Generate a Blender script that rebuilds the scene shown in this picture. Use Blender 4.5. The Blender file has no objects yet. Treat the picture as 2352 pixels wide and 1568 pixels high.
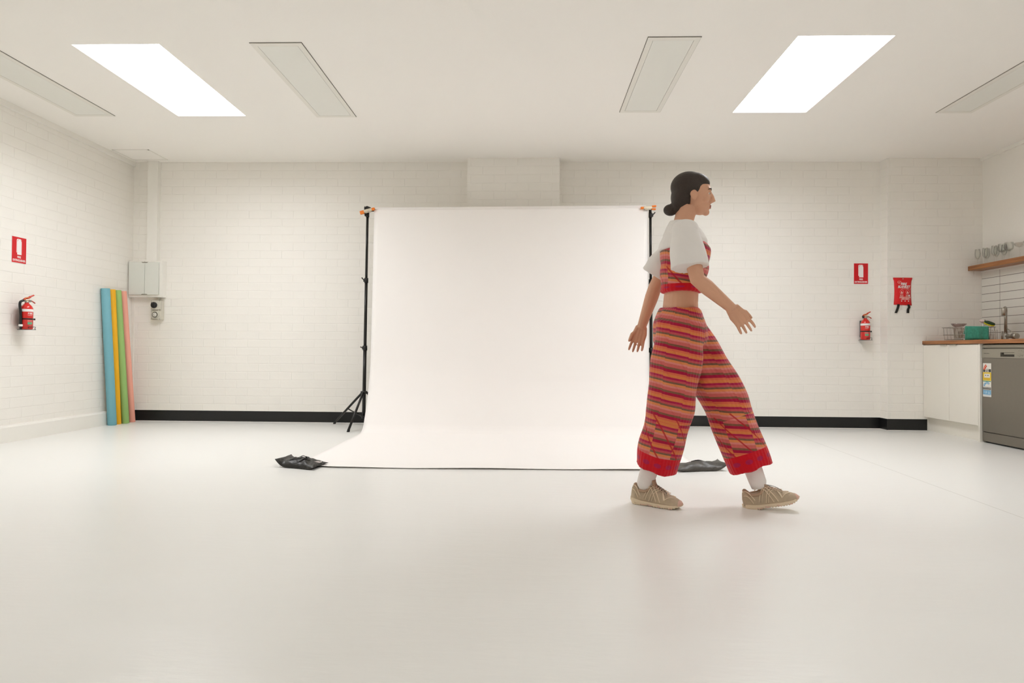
import bpy, bmesh, math, random
from mathutils import Vector, Matrix, Euler
R = math.radians
PI = math.pi
rnd = random.Random(7)
SC = bpy.context.scene
COL = SC.collection

# ------------------------------------------------------------------ camera
cam_data = bpy.data.cameras.new('camera')
cam_data.sensor_width = 36.0
cam_data.lens = 36.0 * 1430.0 / 2352.0
cam_data.clip_start = 0.05
cam = bpy.data.objects.new('camera', cam_data)
COL.objects.link(cam)
CAM_H = 0.786
yaw, pitch, roll = math.atan(39 / 1430), math.atan(20 / 1430), 0.0075
cam.matrix_world = (Matrix.Translation((0, 0, CAM_H)) @ Matrix.Rotation(yaw, 4, 'Z')
                    @ Matrix.Rotation(PI / 2 + pitch, 4, 'X') @ Matrix.Rotation(roll, 4, 'Z'))
SC.camera = cam

# ------------------------------------------------------------------ world, exposure
world = bpy.data.worlds.new('world')
SC.world = world
world.use_nodes = True
world.node_tree.nodes['Background'].inputs[0].default_value = (0.9, 0.93, 1.0, 1)
world.node_tree.nodes['Background'].inputs[1].default_value = 0.6
SC.view_settings.view_transform = 'Standard'
SC.view_settings.look = 'None'
SC.view_settings.exposure = 0.0
SC.view_settings.gamma = 1.0
SC.view_settings.use_curve_mapping = False
SC.cycles.max_bounces = 16
SC.cycles.diffuse_bounces = 10
SC.cycles.glossy_bounces = 6
SC.cycles.transmission_bounces = 12
SC.cycles.sample_clamp_indirect = 6.0
SC.cycles.caustics_refractive = False
SC.cycles.caustics_reflective = False
LIT_POWER = 21.0        # the two lit ceiling panels
FILL_POWER = 7.0        # unseen fill panels added behind the photographer

# ------------------------------------------------------------------ room dimensions (metres)
XL, XR = -4.28, 4.615
YB, YF = 6.59, -2.2
ZC = 2.785
PX, PY = 3.66, 6.46     # pier beside the kitchen

# ------------------------------------------------------------------ materials
MATS = {}

def nt(m):
    m.use_nodes = True
    return m.node_tree.nodes, m.node_tree.links

def mat(name, color, rough=0.5, metal=0.0, var=0.03, scale=30.0, bump=0.0, spec=0.5, sheen=0.0, coat=0.0, trans=0.0, ior=1.45, alpha=1.0, bump_scale=None):
    if name in MATS:
        return MATS[name]
    m = bpy.data.materials.new(name)
    n, l = nt(m)
    b = n['Principled BSDF']
    tc = n.new('ShaderNodeTexCoord')
    no = n.new('ShaderNodeTexNoise')
    no.inputs['Scale'].default_value = scale
    no.inputs['Detail'].default_value = 3
    l.new(tc.outputs['Object'], no.inputs['Vector'])
    mx = n.new('ShaderNodeMix'); mx.data_type = 'RGBA'
    c = Vector(color[:3])
    mx.inputs['A'].default_value = (*(c * (1 - var)), 1)
    mx.inputs['B'].default_value = (*[min(1, v * (1 + var)) for v in c], 1)
    l.new(no.outputs['Fac'], mx.inputs['Factor'])
    l.new(mx.outputs['Result'], b.inputs['Base Color'])
    b.inputs['Roughness'].default_value = rough
    b.inputs['Metallic'].default_value = metal
    b.inputs['Specular IOR Level'].default_value = spec
    b.inputs['IOR'].default_value = ior
    b.inputs['Sheen Weight'].default_value = sheen
    b.inputs['Coat Weight'].default_value = coat
    b.inputs['Transmission Weight'].default_value = trans
    b.inputs['Alpha'].default_value = alpha
    if bump:
        n2 = n.new('ShaderNodeTexNoise'); n2.inputs['Scale'].default_value = bump_scale or scale * 3
        l.new(tc.outputs['Object'], n2.inputs['Vector'])
        bp = n.new('ShaderNodeBump'); bp.inputs['Strength'].default_value = 1.0
        bp.inputs['Distance'].default_value = bump
        l.new(n2.outputs['Fac'], bp.inputs['Height']); l.new(bp.outputs['Normal'], b.inputs['Normal'])
    MATS[name] = m
    return m

def math_node(n, l, op, a, b=None, c=None):
    k = n.new('ShaderNodeMath'); k.operation = op
    for i, v in enumerate((a, b, c)):
        if v is None: continue
        if isinstance(v, (int, float)): k.inputs[i].default_value = v
        else: l.new(v, k.inputs[i])
    return k.outputs[0]

WALL_C = (0.850, 0.825, 0.775)

def brick_mat(name, axis, offx=0.0, offz=0.013, bw=0.24, rh=0.0866, mortar=0.0055, depth=0.0016):
    m = bpy.data.materials.new(name)
    n, l = nt(m)
    b = n['Principled BSDF']
    tc = n.new('ShaderNodeTexCoord')
    sp = n.new('ShaderNodeSeparateXYZ'); l.new(tc.outputs['Object'], sp.inputs[0])
    wob = n.new('ShaderNodeTexNoise'); wob.inputs['Scale'].default_value = 7; wob.inputs['Detail'].default_value = 4
    l.new(tc.outputs['Object'], wob.inputs['Vector'])
    ws = n.new('ShaderNodeSeparateXYZ'); l.new(wob.outputs['Color'], ws.inputs[0])
    wx = math_node(n, l, 'MULTIPLY_ADD', ws.outputs[0], 0.012, -0.006)
    wz = math_node(n, l, 'MULTIPLY_ADD', ws.outputs[1], 0.008, -0.004)
    u = math_node(n, l, 'ADD', sp.outputs['X' if axis == 'x' else 'Y'], 20.0 * bw - offx)
    u = math_node(n, l, 'ADD', u, wx)
    v = math_node(n, l, 'SUBTRACT', sp.outputs['Z'], offz - rh * 2)
    v = math_node(n, l, 'ADD', v, wz)
    cb = n.new('ShaderNodeCombineXYZ'); l.new(u, cb.inputs[0]); l.new(v, cb.inputs[1])
    br = n.new('ShaderNodeTexBrick')
    br.inputs['Scale'].default_value = 1.0
    br.inputs['Brick Width'].default_value = bw
    br.inputs['Row Height'].default_value = rh
    br.inputs['Mortar Size'].default_value = mortar
    br.inputs['Mortar Smooth'].default_value = 1.0
    br.inputs['Color1'].default_value = (0.4, 0.4, 0.4, 1)
    br.inputs['Color2'].default_value = (0.6, 0.6, 0.6, 1)
    l.new(cb.outputs[0], br.inputs['Vector'])
    # paint colour: the same over brick and joint, a little grime near the floor line
    no = n.new('ShaderNodeTexNoise'); no.inputs['Scale'].default_value = 3; no.inputs['Detail'].default_value = 6
    l.new(tc.outputs['Object'], no.inputs['Vector'])
    mx = n.new('ShaderNodeMix'); mx.data_type = 'RGBA'
    mx.inputs['A'].default_value = (*[c * 0.975 for c in WALL_C], 1)
    mx.inputs['B'].default_value = (*[min(1, c * 1.02) for c in WALL_C], 1)
    l.new(no.outputs['Fac'], mx.inputs['Factor'])
    l.new(mx.outputs['Result'], b.inputs['Base Color'])
    b.inputs['Roughness'].default_value = 0.5
    b.inputs['Specular IOR Level'].default_value = 0.35
    # relief: recessed joints, faces set a touch in and out, rough brush marks
    inv = math_node(n, l, 'SUBTRACT', 1.0, br.outputs['Fac'])
    cs = n.new('ShaderNodeSeparateXYZ'); l.new(br.outputs['Color'], cs.inputs[0])
    fine = n.new('ShaderNodeTexNoise'); fine.inputs['Scale'].default_value = 45; fine.inputs['Detail'].default_value = 4
    l.new(tc.outputs['Object'], fine.inputs['Vector'])
    h = math_node(n, l, 'MULTIPLY_ADD', fine.outputs['Fac'], 0.30, inv)
    h = math_node(n, l, 'MULTIPLY_ADD', wob.outputs['Fac'], 0.25, h)
    bp = n.new('ShaderNodeBump'); bp.inputs['Strength'].default_value = 1.0; bp.inputs['Distance'].default_value = depth
    l.new(h, bp.inputs['Height']); l.new(bp.outputs['Normal'], b.inputs['Normal'])
    return m

def floor_mat():
    m = bpy.data.materials.new('painted_floor')
    n, l = nt(m)
    b = n['Principled BSDF']
    tc = n.new('ShaderNodeTexCoord')
    mp = n.new('ShaderNodeMapping'); mp.inputs['Scale'].default_value = (0.6, 2.2, 1)
    l.new(tc.outputs['Object'], mp.inputs['Vector'])
    no = n.new('ShaderNodeTexNoise'); no.inputs['Scale'].default_value = 2.2; no.inputs['Detail'].default_value = 7
    l.new(mp.outputs[0], no.inputs['Vector'])
    mx = n.new('ShaderNodeMix'); mx.data_type = 'RGBA'
    mx.inputs['A'].default_value = (0.815, 0.812, 0.786, 1)
    mx.inputs['B'].default_value = (0.845, 0.842, 0.817, 1)
    l.new(no.outputs['Fac'], mx.inputs['Factor'])
    # small dark specks and chips
    vo = n.new('ShaderNodeTexVoronoi'); vo.inputs['Scale'].default_value = 3.2; vo.feature = 'F1'
    l.new(tc.outputs['Object'], vo.inputs['Vector'])
    sz = n.new('ShaderNodeSeparateXYZ'); l.new(vo.outputs['Color'], sz.inputs[0])
    lim = math_node(n, l, 'MULTIPLY', math_node(n, l, 'POWER', sz.outputs[0], 5.0), 0.016)
    speck = math_node(n, l, 'LESS_THAN', vo.outputs['Distance'], lim)
    # one fine straight sheet joint running along the kitchen side of the room
    sp = n.new('ShaderNodeSeparateXYZ'); l.new(tc.outputs['Object'], sp.inputs[0])
    lx = math_node(n, l, 'MULTIPLY_ADD', sp.outputs['Y'], 0.0568, 2.2013)
    d = math_node(n, l, 'ABSOLUTE', math_node(n, l, 'SUBTRACT', sp.outputs['X'], lx))
    seam = math_node(n, l, 'MULTIPLY', math_node(n, l, 'LESS_THAN', d, 0.0022), 0.55)
    mk = math_node(n, l, 'MAXIMUM', math_node(n, l, 'MULTIPLY', speck, 0.6), seam)
    m2 = n.new('ShaderNodeMix'); m2.data_type = 'RGBA'
    m2.inputs['B'].default_value = (0.33, 0.31, 0.27, 1)
    l.new(mk, m2.inputs['Factor']); l.new(mx.outputs['Result'], m2.inputs['A'])
    l.new(m2.outputs['Result'], b.inputs['Base Color'])
    rr = math_node(n, l, 'MULTIPLY_ADD', no.outputs['Fac'], 0.12, 0.26)
    l.new(rr, b.inputs['Roughness'])
    b.inputs['Specular IOR Level'].default_value = 0.5
    n3 = n.new('ShaderNodeTexNoise'); n3.inputs['Scale'].default_value = 14; n3.inputs['Detail'].default_value = 5
    l.new(mp.outputs[0], n3.inputs['Vector'])
    bp = n.new('ShaderNodeBump'); bp.inputs['Distance'].default_value = 0.0012; bp.inputs['Strength'].default_value = 1
    l.new(n3.outputs['Fac'], bp.inputs['Height']); l.new(bp.outputs['Normal'], b.inputs['Normal'])
    return m

def tile_mat():
    m = bpy.data.materials.new('splashback_tile')
    n, l = nt(m)
    b = n['Principled BSDF']
    tc = n.new('ShaderNodeTexCoord')
    sp = n.new('ShaderNodeSeparateXYZ'); l.new(tc.outputs['Object'], sp.inputs[0])
    # stack-bonded tiles 300 x 78.5 mm; dark grout
    uy = math_node(n, l, 'FRACT', math_node(n, l, 'DIVIDE', math_node(n, l, 'SUBTRACT', sp.outputs['Y'], 6.215 - 3.0), 0.3))
    vz = math_node(n, l, 'FRACT', math_node(n, l, 'DIVIDE', math_node(n, l, 'SUBTRACT', sp.outputs['Z'], 0.916), 0.0785))
    g1 = math_node(n, l, 'LESS_THAN', uy, 0.0035 / 0.3)
    g2 = math_node(n, l, 'LESS_THAN', vz, 0.0042 / 0.0785)
    g = math_node(n, l, 'MAXIMUM', g1, g2)
    mx = n.new('ShaderNodeMix'); mx.data_type = 'RGBA'
    mx.inputs['A'].default_value = (0.74, 0.73, 0.68, 1)
    mx.inputs['B'].default_value = (0.10, 0.09, 0.07, 1)
    l.new(g, mx.inputs['Factor']); l.new(mx.outputs['Result'], b.inputs['Base Color'])
    l.new(math_node(n, l, 'MULTIPLY_ADD', g, 0.5, 0.25), b.inputs['Roughness'])
    bp = n.new('ShaderNodeBump'); bp.inputs['Distance'].default_value = 0.001
    l.new(math_node(n, l, 'SUBTRACT', 1.0, g), bp.inputs['Height']); l.new(bp.outputs['Normal'], b.inputs['Normal'])
    return m

def wood_mat(name, c1, c2, axis_scale=(3, 40, 40), rough=0.4):
    m = bpy.data.materials.new(name)
    n, l = nt(m)
    b = n['Principled BSDF']
    tc = n.new('ShaderNodeTexCoord')
    mp = n.new('ShaderNodeMapping'); mp.inputs['Scale'].default_value = axis_scale
    l.new(tc.outputs['Object'], mp.inputs['Vector'])
    no = n.new('ShaderNodeTexNoise'); no.inputs['Scale'].default_value = 1.0; no.inputs['Detail'].default_value = 8; no.inputs['Distortion'].default_value = 0.6
    l.new(mp.outputs[0], no.inputs['Vector'])
    cr = n.new('ShaderNodeValToRGB')
    cr.color_ramp.elements[0].position = 0.3; cr.color_ramp.elements[0].color = (*c1, 1)
    cr.color_ramp.elements[1].position = 0.7; cr.color_ramp.elements[1].color = (*c2, 1)
    l.new(no.outputs['Fac'], cr.inputs['Fac']); l.new(cr.outputs['Color'], b.inputs['Base Color'])
    b.inputs['Roughness'].default_value = rough
    return m

def emit_mat(name, color, power):
    m = bpy.data.materials.new(name)
    n, l = nt(m)
    b = n['Principled BSDF']
    b.inputs['Base Color'].default_value = (0.9, 0.9, 0.9, 1)
    b.inputs['Emission Color'].default_value = (*color, 1)
    b.inputs['Emission Strength'].default_value = power
    return m

M_BRICK_X = brick_mat('painted_brick_back', 'x', offx=-2.055 % 0.24)
M_BRICK_Y = brick_mat('painted_brick_left', 'y', offx=5.51 % 0.24)
M_BRICK_P = brick_mat('painted_brick_pier', 'x', offx=0.09, offz=0.012)
M_PLASTER = mat('painted_plaster', (0.84, 0.815, 0.765), 0.55, var=0.012, scale=4, bump=0.0006, bump_scale=60)
M_CEIL = mat('ceiling_paint', (0.915, 0.892, 0.85), 0.6, var=0.008, scale=2, bump=0.0003, bump_scale=80)
M_TRIM = mat('white_trim_paint', (0.84, 0.82, 0.77), 0.4, var=0.01)
M_FLOOR = floor_mat()
M_TILE = tile_mat()
M_BLACK_SKIRT = mat('black_rubber_skirting', (0.006, 0.006, 0.006), 0.38, var=0.2, scale=6)
M_CAULK = mat('white_sealant', (0.78, 0.77, 0.73), 0.5)
M_BLACK = mat('black_metal', (0.012, 0.0105, 0.009), 0.35, metal=0.0, var=0.15)
M_BLACKP = mat('black_plastic', (0.012, 0.011, 0.01), 0.45, var=0.1)
M_GREY_GAP = mat('dark_gap', (0.10, 0.09, 0.075), 0.8)
M_PANEL = mat('light_frame_paint', (0.80, 0.78, 0.72), 0.4, var=0.01)
M_DIFF_OFF = mat('opal_diffuser', (0.80, 0.80, 0.75), 0.35, var=0.01, spec=0.5)
M_PAPER = mat('white_seamless_paper', (0.955, 0.925, 0.905), 0.6, var=0.004, scale=2, spec=0.3)
M_METAL = mat('brushed_steel', (0.44, 0.41, 0.36), 0.32, metal=0.85, var=0.06, scale=60)
M_DW = mat('dishwasher_steel', (0.225, 0.20, 0.165), 0.36, metal=0.55, var=0.03, scale=40)
M_DWP = mat('dishwasher_panel_grey', (0.33, 0.305, 0.25), 0.35, metal=0.45, var=0.02)
M_CAB = mat('white_laminate', (0.80, 0.77, 0.70), 0.42, var=0.008)
M_WOOD = wood_mat('oiled_timber', (0.20, 0.072, 0.021), (0.40, 0.165, 0.055), (30, 3, 60))
M_RED = mat('extinguisher_red', (0.58, 0.014, 0.010), 0.25, var=0.03, coat=0.4)
M_REDS = mat('sign_red', (0.56, 0.004, 0.010), 0.4, var=0.02)
M_REDB = mat('blanket_bag_red', (0.62, 0.008, 0.012), 0.36, var=0.08, scale=25, bump=0.002, bump_scale=22)
M_WHITE = mat('white_print', (0.82, 0.79, 0.78), 0.5, var=0.01)
M_PINKP = mat('faded_white_print', (0.80, 0.55, 0.50), 0.5)
M_GREEN = mat('green_print', (0.11, 0.42, 0.24), 0.5)
def thin_glass(name, tint, edge=0.5):
    m = bpy.data.materials.new(name); n, l = nt(m)
    n.remove(n['Principled BSDF'])
    tr = n.new('ShaderNodeBsdfTransparent'); tr.inputs[0].default_value = (*tint, 1)
    gl = n.new('ShaderNodeBsdfGlossy'); gl.inputs['Roughness'].default_value = 0.03
    no = n.new('ShaderNodeTexNoise'); no.inputs['Scale'].default_value = 60
    fr = n.new('ShaderNodeFresnel'); fr.inputs[0].default_value = 1.5
    mx = n.new('ShaderNodeMixShader')
    f = math_node(n, l, 'MINIMUM', math_node(n, l, 'MULTIPLY_ADD', fr.outputs[0], edge, math_node(n, l, 'MULTIPLY', no.outputs['Fac'], 0.02)), 1.0)
    l.new(f, mx.inputs[0]); l.new(tr.outputs[0], mx.inputs[1]); l.new(gl.outputs[0], mx.inputs[2])
    l.new(mx.outputs[0], n['Material Output'].inputs[0])
    return m
M_GLASS = thin_glass('clear_glass', (0.985, 0.99, 0.98), 0.4)
M_ORANGE = mat('orange_rubber', (0.80, 0.20, 0.012), 0.5, var=0.08)
M_ALU = mat('clamp_metal', (0.62, 0.55, 0.43), 0.35, metal=0.5, var=0.05)
M_CHROME = mat('zinc_metal', (0.45, 0.42, 0.38), 0.28, metal=0.9, var=0.05)

# ------------------------------------------------------------------ mesh builder
class MB:
    def __init__(s):
        s.bm = bmesh.new(); s.mi = 0; s.mats = []
    def m(s, material):
        if material not in s.mats: s.mats.append(material)
        s.mi = s.mats.index(material); return s
    def _tag(s, faces, smooth=False):
        for f in faces:
            f.material_index = s.mi; f.smooth = smooth
    def poly(s, pts, smooth=False):
        f = s.bm.faces.new([s.bm.verts.new(p) for p in pts]); s._tag([f], smooth); return s
    def box(s, x0, x1, y0, y1, z0, z1, M=None, bevel=0.0, seg=2):
        r = bmesh.ops.create_cube(s.bm, size=1.0)
        vs = r['verts']
        T = Matrix.Translation(((x0 + x1) / 2, (y0 + y1) / 2, (z0 + z1) / 2)) @ Matrix.Diagonal((abs(x1 - x0), abs(y1 - y0), abs(z1 - z0), 1))
        if M is not None: T = M @ T
        bmesh.ops.transform(s.bm, matrix=T, verts=vs)
        fs = list({f for v in vs for f in v.link_faces})
        s._tag(fs)
        if bevel:
            es = list({e for v in vs for e in v.link_edges})
            g = bmesh.ops.bevel(s.bm, geom=es, offset=bevel, segments=seg, affect='EDGES', profile=0.5)
            s._tag(g['faces'], True)
        return s
    def rings(s, rings, caps=(True, True), smooth=True, close=True):
        vr = [[s.bm.verts.new(p) for p in r] for r in rings]
        n = len(vr[0]); fs = []
        for a, b in zip(vr[:-1], vr[1:]):
            for i in range(n if close else n - 1):
                j = (i + 1) % n
                fs.append(s.bm.faces.new((a[i], a[j], b[j], b[i])))
        s._tag(fs, smooth)
        if caps[0]: s._tag([s.bm.faces.new(list(reversed(vr[0])))], False)
        if caps[1]: s._tag([s.bm.faces.new(vr[-1])], False)
        return s
    def lathe(s, prof, n=28, M=None, axis_pt=(0, 0, 0), smooth=True):
        M = M or Matrix.Translation(axis_pt)
        rings = []
        for (r, z) in prof:
            r = max(r, 1e-5)
            rings.append([M @ Vector((r * math.cos(2 * PI * i / n), r * math.sin(2 * PI * i / n), z)) for i in range(n)])
        return s.rings(rings, (True, True), smooth)
    def tube(s, pts, r, n=10, smooth=True, caps=(True, True), flat=None):
        pts = [Vector(p) for p in pts]
        rs = r if isinstance(r, list) else [r] * len(pts)
        rings = []; up = None
        for i, p in enumerate(pts):
            t = (pts[min(i + 1, len(pts) - 1)] - pts[max(i - 1, 0)]).normalized()
            if up is None:
                up = Vector((0, 0, 1)) if abs(t.z) < 0.9 else Vector((1, 0, 0))
            up = (up - t * up.dot(t))
            if up.length < 1e-6: up = Vector((1, 0, 0)) - t * t.x
            up.normalize()
            sd = t.cross(up)
            q = rs[i]
            a, b = (q if isinstance(q, tuple) else (q, q if flat is None else q * flat))
            rings.append([p + sd * (a * math.cos(2 * PI * k / n)) + up * (b * math.sin(2 * PI * k / n)) for k in range(n)])
        return s.rings(rings, caps, smooth)
    def cyl(s, a, b, r, n=20, smooth=True, r2=None):
        return s.tube([a, b], [r, r if r2 is None else r2], n, smooth)
    def prism(s, pts2, t0, t1, frame):
        """extrude the 2D outline pts2 from t0 to t1 in a frame (origin, ux, uy, un)"""
        o, ux, uy, un = [Vector(v) for v in frame]
        a = [s.bm.verts.new(o + ux * p[0] + uy * p[1] + un * t0) for p in pts2]
        b = [s.bm.verts.new(o + ux * p[0] + uy * p[1] + un * t1) for p in pts2]
        fs = []
        n = len(a)
        for i in range(n):
            fs.append(s.bm.faces.new((a[i], a[(i + 1) % n], b[(i + 1) % n], b[i])))
        fs.append(s.bm.faces.new(list(reversed(a)))); fs.append(s.bm.faces.new(b))
        s._tag(fs); return s
    def sphere(s, c, r, M=None, u=20, v=12):
        g = bmesh.ops.create_uvsphere(s.bm, u_segments=u, v_segments=v, radius=1.0)
        rr = r if isinstance(r, (tuple, list)) else (r, r, r)
        T = Matrix.Translation(c) @ (M or Matrix.Identity(4)) @ Matrix.Diagonal((*rr, 1))
        bmesh.ops.transform(s.bm, matrix=T, verts=g['verts'])
        s._tag(list({f for v_ in g['verts'] for f in v_.link_faces}), True); return s
    def done(s, name, material=None, parent=None, origin=None, recalc=True):
        if material is not None and not s.mats: s.mats = [material]
        if recalc: bmesh.ops.recalc_face_normals(s.bm, faces=s.bm.faces[:])
        me = bpy.data.meshes.new(name)
        s.bm.to_mesh(me); s.bm.free()
        for k in s.mats: me.materials.append(k)
        o = bpy.data.objects.new(name, me); COL.objects.link(o)
        if parent is not None:
            o.parent = parent
            o.matrix_parent_inverse = Matrix.Translation(-Vector(parent.location)) if parent.get('_o') else Matrix.Identity(4)
        if origin is not None:
            me.transform(Matrix.Translation(-Vector(origin))); o.location = origin
        return o

def tag(o, label=None, cat=None, group=None, kind=None):
    if label: o['label'] = label
    if cat: o['category'] = cat
    if group: o['group'] = group
    if kind: o['kind'] = kind
    return o

def thing(name, label, cat, loc=(0, 0, 0), rot=(0, 0, 0), group=None):
    o = bpy.data.objects.new(name, None); COL.objects.link(o)
    o.location = loc; o.rotation_euler = rot
    o.empty_display_size = 0.05
    return tag(o, label, cat, group)

def copy_tree(o, parent=None):
    c = o.copy(); COL.objects.link(c); c.parent = parent
    for ch in o.children: copy_tree(ch, c)
    return c

def struct(name, mb, material, label=None):
    o = mb.done(name, material); o['kind'] = 'structure'
    if label: o['label'] = label
    return o

def text_mesh(name, body, size, M, material, parent, align='CENTER', extrude=0.0003, bold=0.0, shear=0.0, sx=1.0):
    cu = bpy.data.curves.new(name, 'FONT')
    cu.body = body; cu.size = size; cu.align_x = align; cu.extrude = extrude; cu.offset = bold; cu.shear = shear
    cu.resolution_u = 3
    t = bpy.data.objects.new(name, cu); COL.objects.link(t)
    dg = bpy.context.evaluated_depsgraph_get(); dg.update()
    me = bpy.data.meshes.new_from_object(t.evaluated_get(dg))
    bpy.data.objects.remove(t); bpy.data.curves.remove(cu)
    me.name = name
    me.materials.clear(); me.materials.append(material)
    me.transform(M @ Matrix.Diagonal((sx, 1, 1, 1)))
    o = bpy.data.objects.new(name, me); COL.objects.link(o); o.parent = parent
    return o

def bevel_mod(o, w=0.003, seg=2):
    b = o.modifiers.new('bevel', 'BEVEL'); b.width = w; b.segments = seg; b.limit_method = 'ANGLE'
    return o

def smooth_curve(pts, n=8):
    """Catmull-Rom through the points"""
    P = [Vector(p) for p in pts]; out = []
    for i in range(len(P) - 1):
        p0, p1, p2, p3 = P[max(i - 1, 0)], P[i], P[i + 1], P[min(i + 2, len(P) - 1)]
        for k in range(n):
            t = k / n
            out.append(0.5 * ((2 * p1) + (p2 - p0) * t + (2 * p0 - 5 * p1 + 4 * p2 - p3) * t * t + (3 * p1 - p0 - 3 * p2 + p3) * t ** 3))
    out.append(P[-1]); return out

# ================================================================== THE ROOM
struct('floor', MB().box(XL - 0.1, XR + 0.1, YF - 0.1, YB + 0.1, -0.1, 0), M_FLOOR)
struct('wall_back', MB().box(XL - 0.1, XR + 0.1, YB, YB + 0.12, 0, ZC + 0.1), M_BRICK_X)
struct('wall_left', MB().box(XL - 0.12, XL, YF - 0.1, YB, 0, ZC + 0.1), M_BRICK_Y)
struct('wall_right', MB().box(XR, XR + 0.12, YF - 0.1, YB, 0, ZC + 0.1), M_PLASTER)
struct('wall_front', MB().box(XL, XR, YF - 0.12, YF, 0, ZC + 0.1), M_PLASTER)
struct('wall_pier', MB().box(PX, XR, PY, YB, 0, ZC), M_BRICK_P)
struct('wall_chimney', MB().box(-0.655, 0.308, 6.445, YB, 0, ZC), M_BRICK_X)
struct('wall_splashback', MB().box(XR - 0.009, XR, 4.4, PY, 0.91, 1.628), M_TILE)

# ceiling with recesses, added to keep panel light off the walls
LIT = [(-3.045, -2.450, 4.010, 5.275), (1.686, 2.297, 3.955, 5.230)]          # x0,x1,y0,y1
OFF = [(-1.842, -1.500, 4.000, 5.290, 0.0), (0.745, 1.080, 3.955, 5.205, 0.0), (-3.935, -3.590, 4.000, 5.255, 0.0), (3.365, 3.655, 3.955, 5.235, 0.0)]
cm = MB(); xs_ = [XL, LIT[0][0], LIT[0][1], LIT[1][0], LIT[1][1], XR]
for i in range(5):
    if i in (1, 3):
        a_ = LIT[i // 2]
        cm.box(xs_[i], xs_[i + 1], YF, a_[2], ZC, ZC + 0.2).box(xs_[i], xs_[i + 1], a_[3], YB, ZC, ZC + 0.2)
    else:
        cm.box(xs_[i], xs_[i + 1], YF, YB, ZC, ZC + 0.2)
struct('ceiling', cm, M_CEIL)

M_LIT = emit_mat('lit_diffuser', (0.955, 0.975, 1.02), LIT_POWER)
M_FILL = emit_mat('fill_diffuser', (0.955, 0.975, 1.02), FILL_POWER)
M_FILL_DIM = emit_mat('dim_fill_diffuser', (0.955, 0.975, 1.02), FILL_POWER * 0.45)

def recessed_light(x0, x1, y0, y1, m, label):
    cx, cy = (x0 + x1) / 2, (y0 + y1) / 2
    t = thing('ceiling_light', label, 'light', (cx, cy, ZC), group='lit recessed ceiling lights')
    w, d = (x1 - x0) / 2 - 0.0005, (y1 - y0) / 2 - 0.0005
    f = MB()
    for a in ((-w, -w + 0.003, -d, d), (w - 0.003, w, -d, d), (-w, w, -d, -d + 0.003), (-w, w, d - 0.003, d)):
        f.box(a[0], a[1], a[2], a[3], 0.001, 0.155)
    f.done('added_shaft', M_PANEL, t)  # shaft sides added to narrow the spread of light
    MB().box(-w, w, -d, d, 0.150, 0.157).done('diffuser', m, t)
    return t

def fill_panel(x0, x1, y0, y1, m, label, group=None):
    cx, cy = (x0 + x1) / 2, (y0 + y1) / 2
    t = thing('ceiling_light', label, 'light', (cx, cy, ZC), group=group)
    w, d = (x1 - x0) / 2, (y1 - y0) / 2
    f = MB()
    for a in ((-w - 0.004, -w + 0.002, -d, d), (w - 0.002, w + 0.004, -d, d), (-w, w, -d - 0.004, -d + 0.002), (-w, w, d - 0.002, d + 0.004)):
        f.box(a[0], a[1], a[2], a[3], -0.0075, 0)
    f.done('frame', M_PANEL, t)
    MB().box(-w + 0.002, w - 0.002, -d + 0.002, d - 0.002, -0.007, 0).done('diffuser', m, t)
    return t

def off_panel(x0, x1, y0, y1, label, slide=0.0):
    cx, cy = (x0 + x1) / 2, (y0 + y1) / 2
    t = thing('ceiling_light', label, 'light', (cx, cy, ZC), group='unlit recessed ceiling lights')
    w, d = (x1 - x0) / 2, (y1 - y0) / 2
    f = MB(); k = 0.036
    for a in ((-w, -w + k, -d, d), (w - k, w, -d, d), (-w + k, w - k, -d, -d + k), (-w + k, w - k, d - k, d)):
        f.box(a[0], a[1], a[2], a[3], -0.0065, -0.0025)
    f.done('frame', M_PANEL, t)
    # dark sheet painted in as the shadow gap round the trim
    g = MB()
    g.box(-w - 0.003, w + 0.003, -d - 0.003, d + 0.003, -0.0024, 0)
    g.done('gap_shadow', M_GREY_GAP, t)
    MB().box(-w + k + 0.002, w - k - 0.002, -d + k + 0.002, d - k - 0.002, -0.006, -0.0024).done('diffuser', M_DIFF_OFF, t)
    return t

recessed_light(*LIT[0], M_LIT, 'bright lit rectangular ceiling light on the left half of the ceiling')
recessed_light(*LIT[1], M_LIT, 'bright lit rectangular ceiling light on the right half of the ceiling')
for (a, lab) in zip(OFF, ('unlit narrow ceiling light just right of the left bright one',
                          'unlit narrow ceiling light just left of the right bright one',
                          'unlit narrow ceiling light above the left brick wall, cut by the picture edge',
                          'unlit narrow ceiling light above the kitchen, cut by the picture edge')):
    off_panel(*a[:4], lab)
# unseen panels added as soft fill, over and behind the photographer
for (x, y, where) in ((-2.75, 0.6, 'to the left behind the camera'), (2.0, 0.6, 'to the right behind the camera'), (-0.4, -1.0, 'in the middle at the rear of the room')):
    fill_panel(x - 0.3, x + 0.3, y - 0.62, y + 0.62, M_FILL if x > 0 else M_FILL_DIM, 'added rectangular fill light ' + where, 'added fill lights behind the camera')

# access hatch in the far left corner
t = thing('access_hatch', 'square white access hatch in the ceiling corner above the meter cabinet', 'hatch', (-4.045, 6.33, ZC))
f = MB()
for a in ((-0.19, -0.175, -0.17, 0.17), (0.175, 0.19, -0.17, 0.17), (-0.19, 0.19, -0.17, -0.155), (-0.19, 0.19, 0.155, 0.17)):
    f.box(a[0], a[1], a[2], a[3], -0.004, 0)
f.done('frame', M_TRIM, t)
MB().box(-0.172, 0.172, -0.152, 0.152, -0.002, 0).done('panel', M_CEIL, t)

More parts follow.
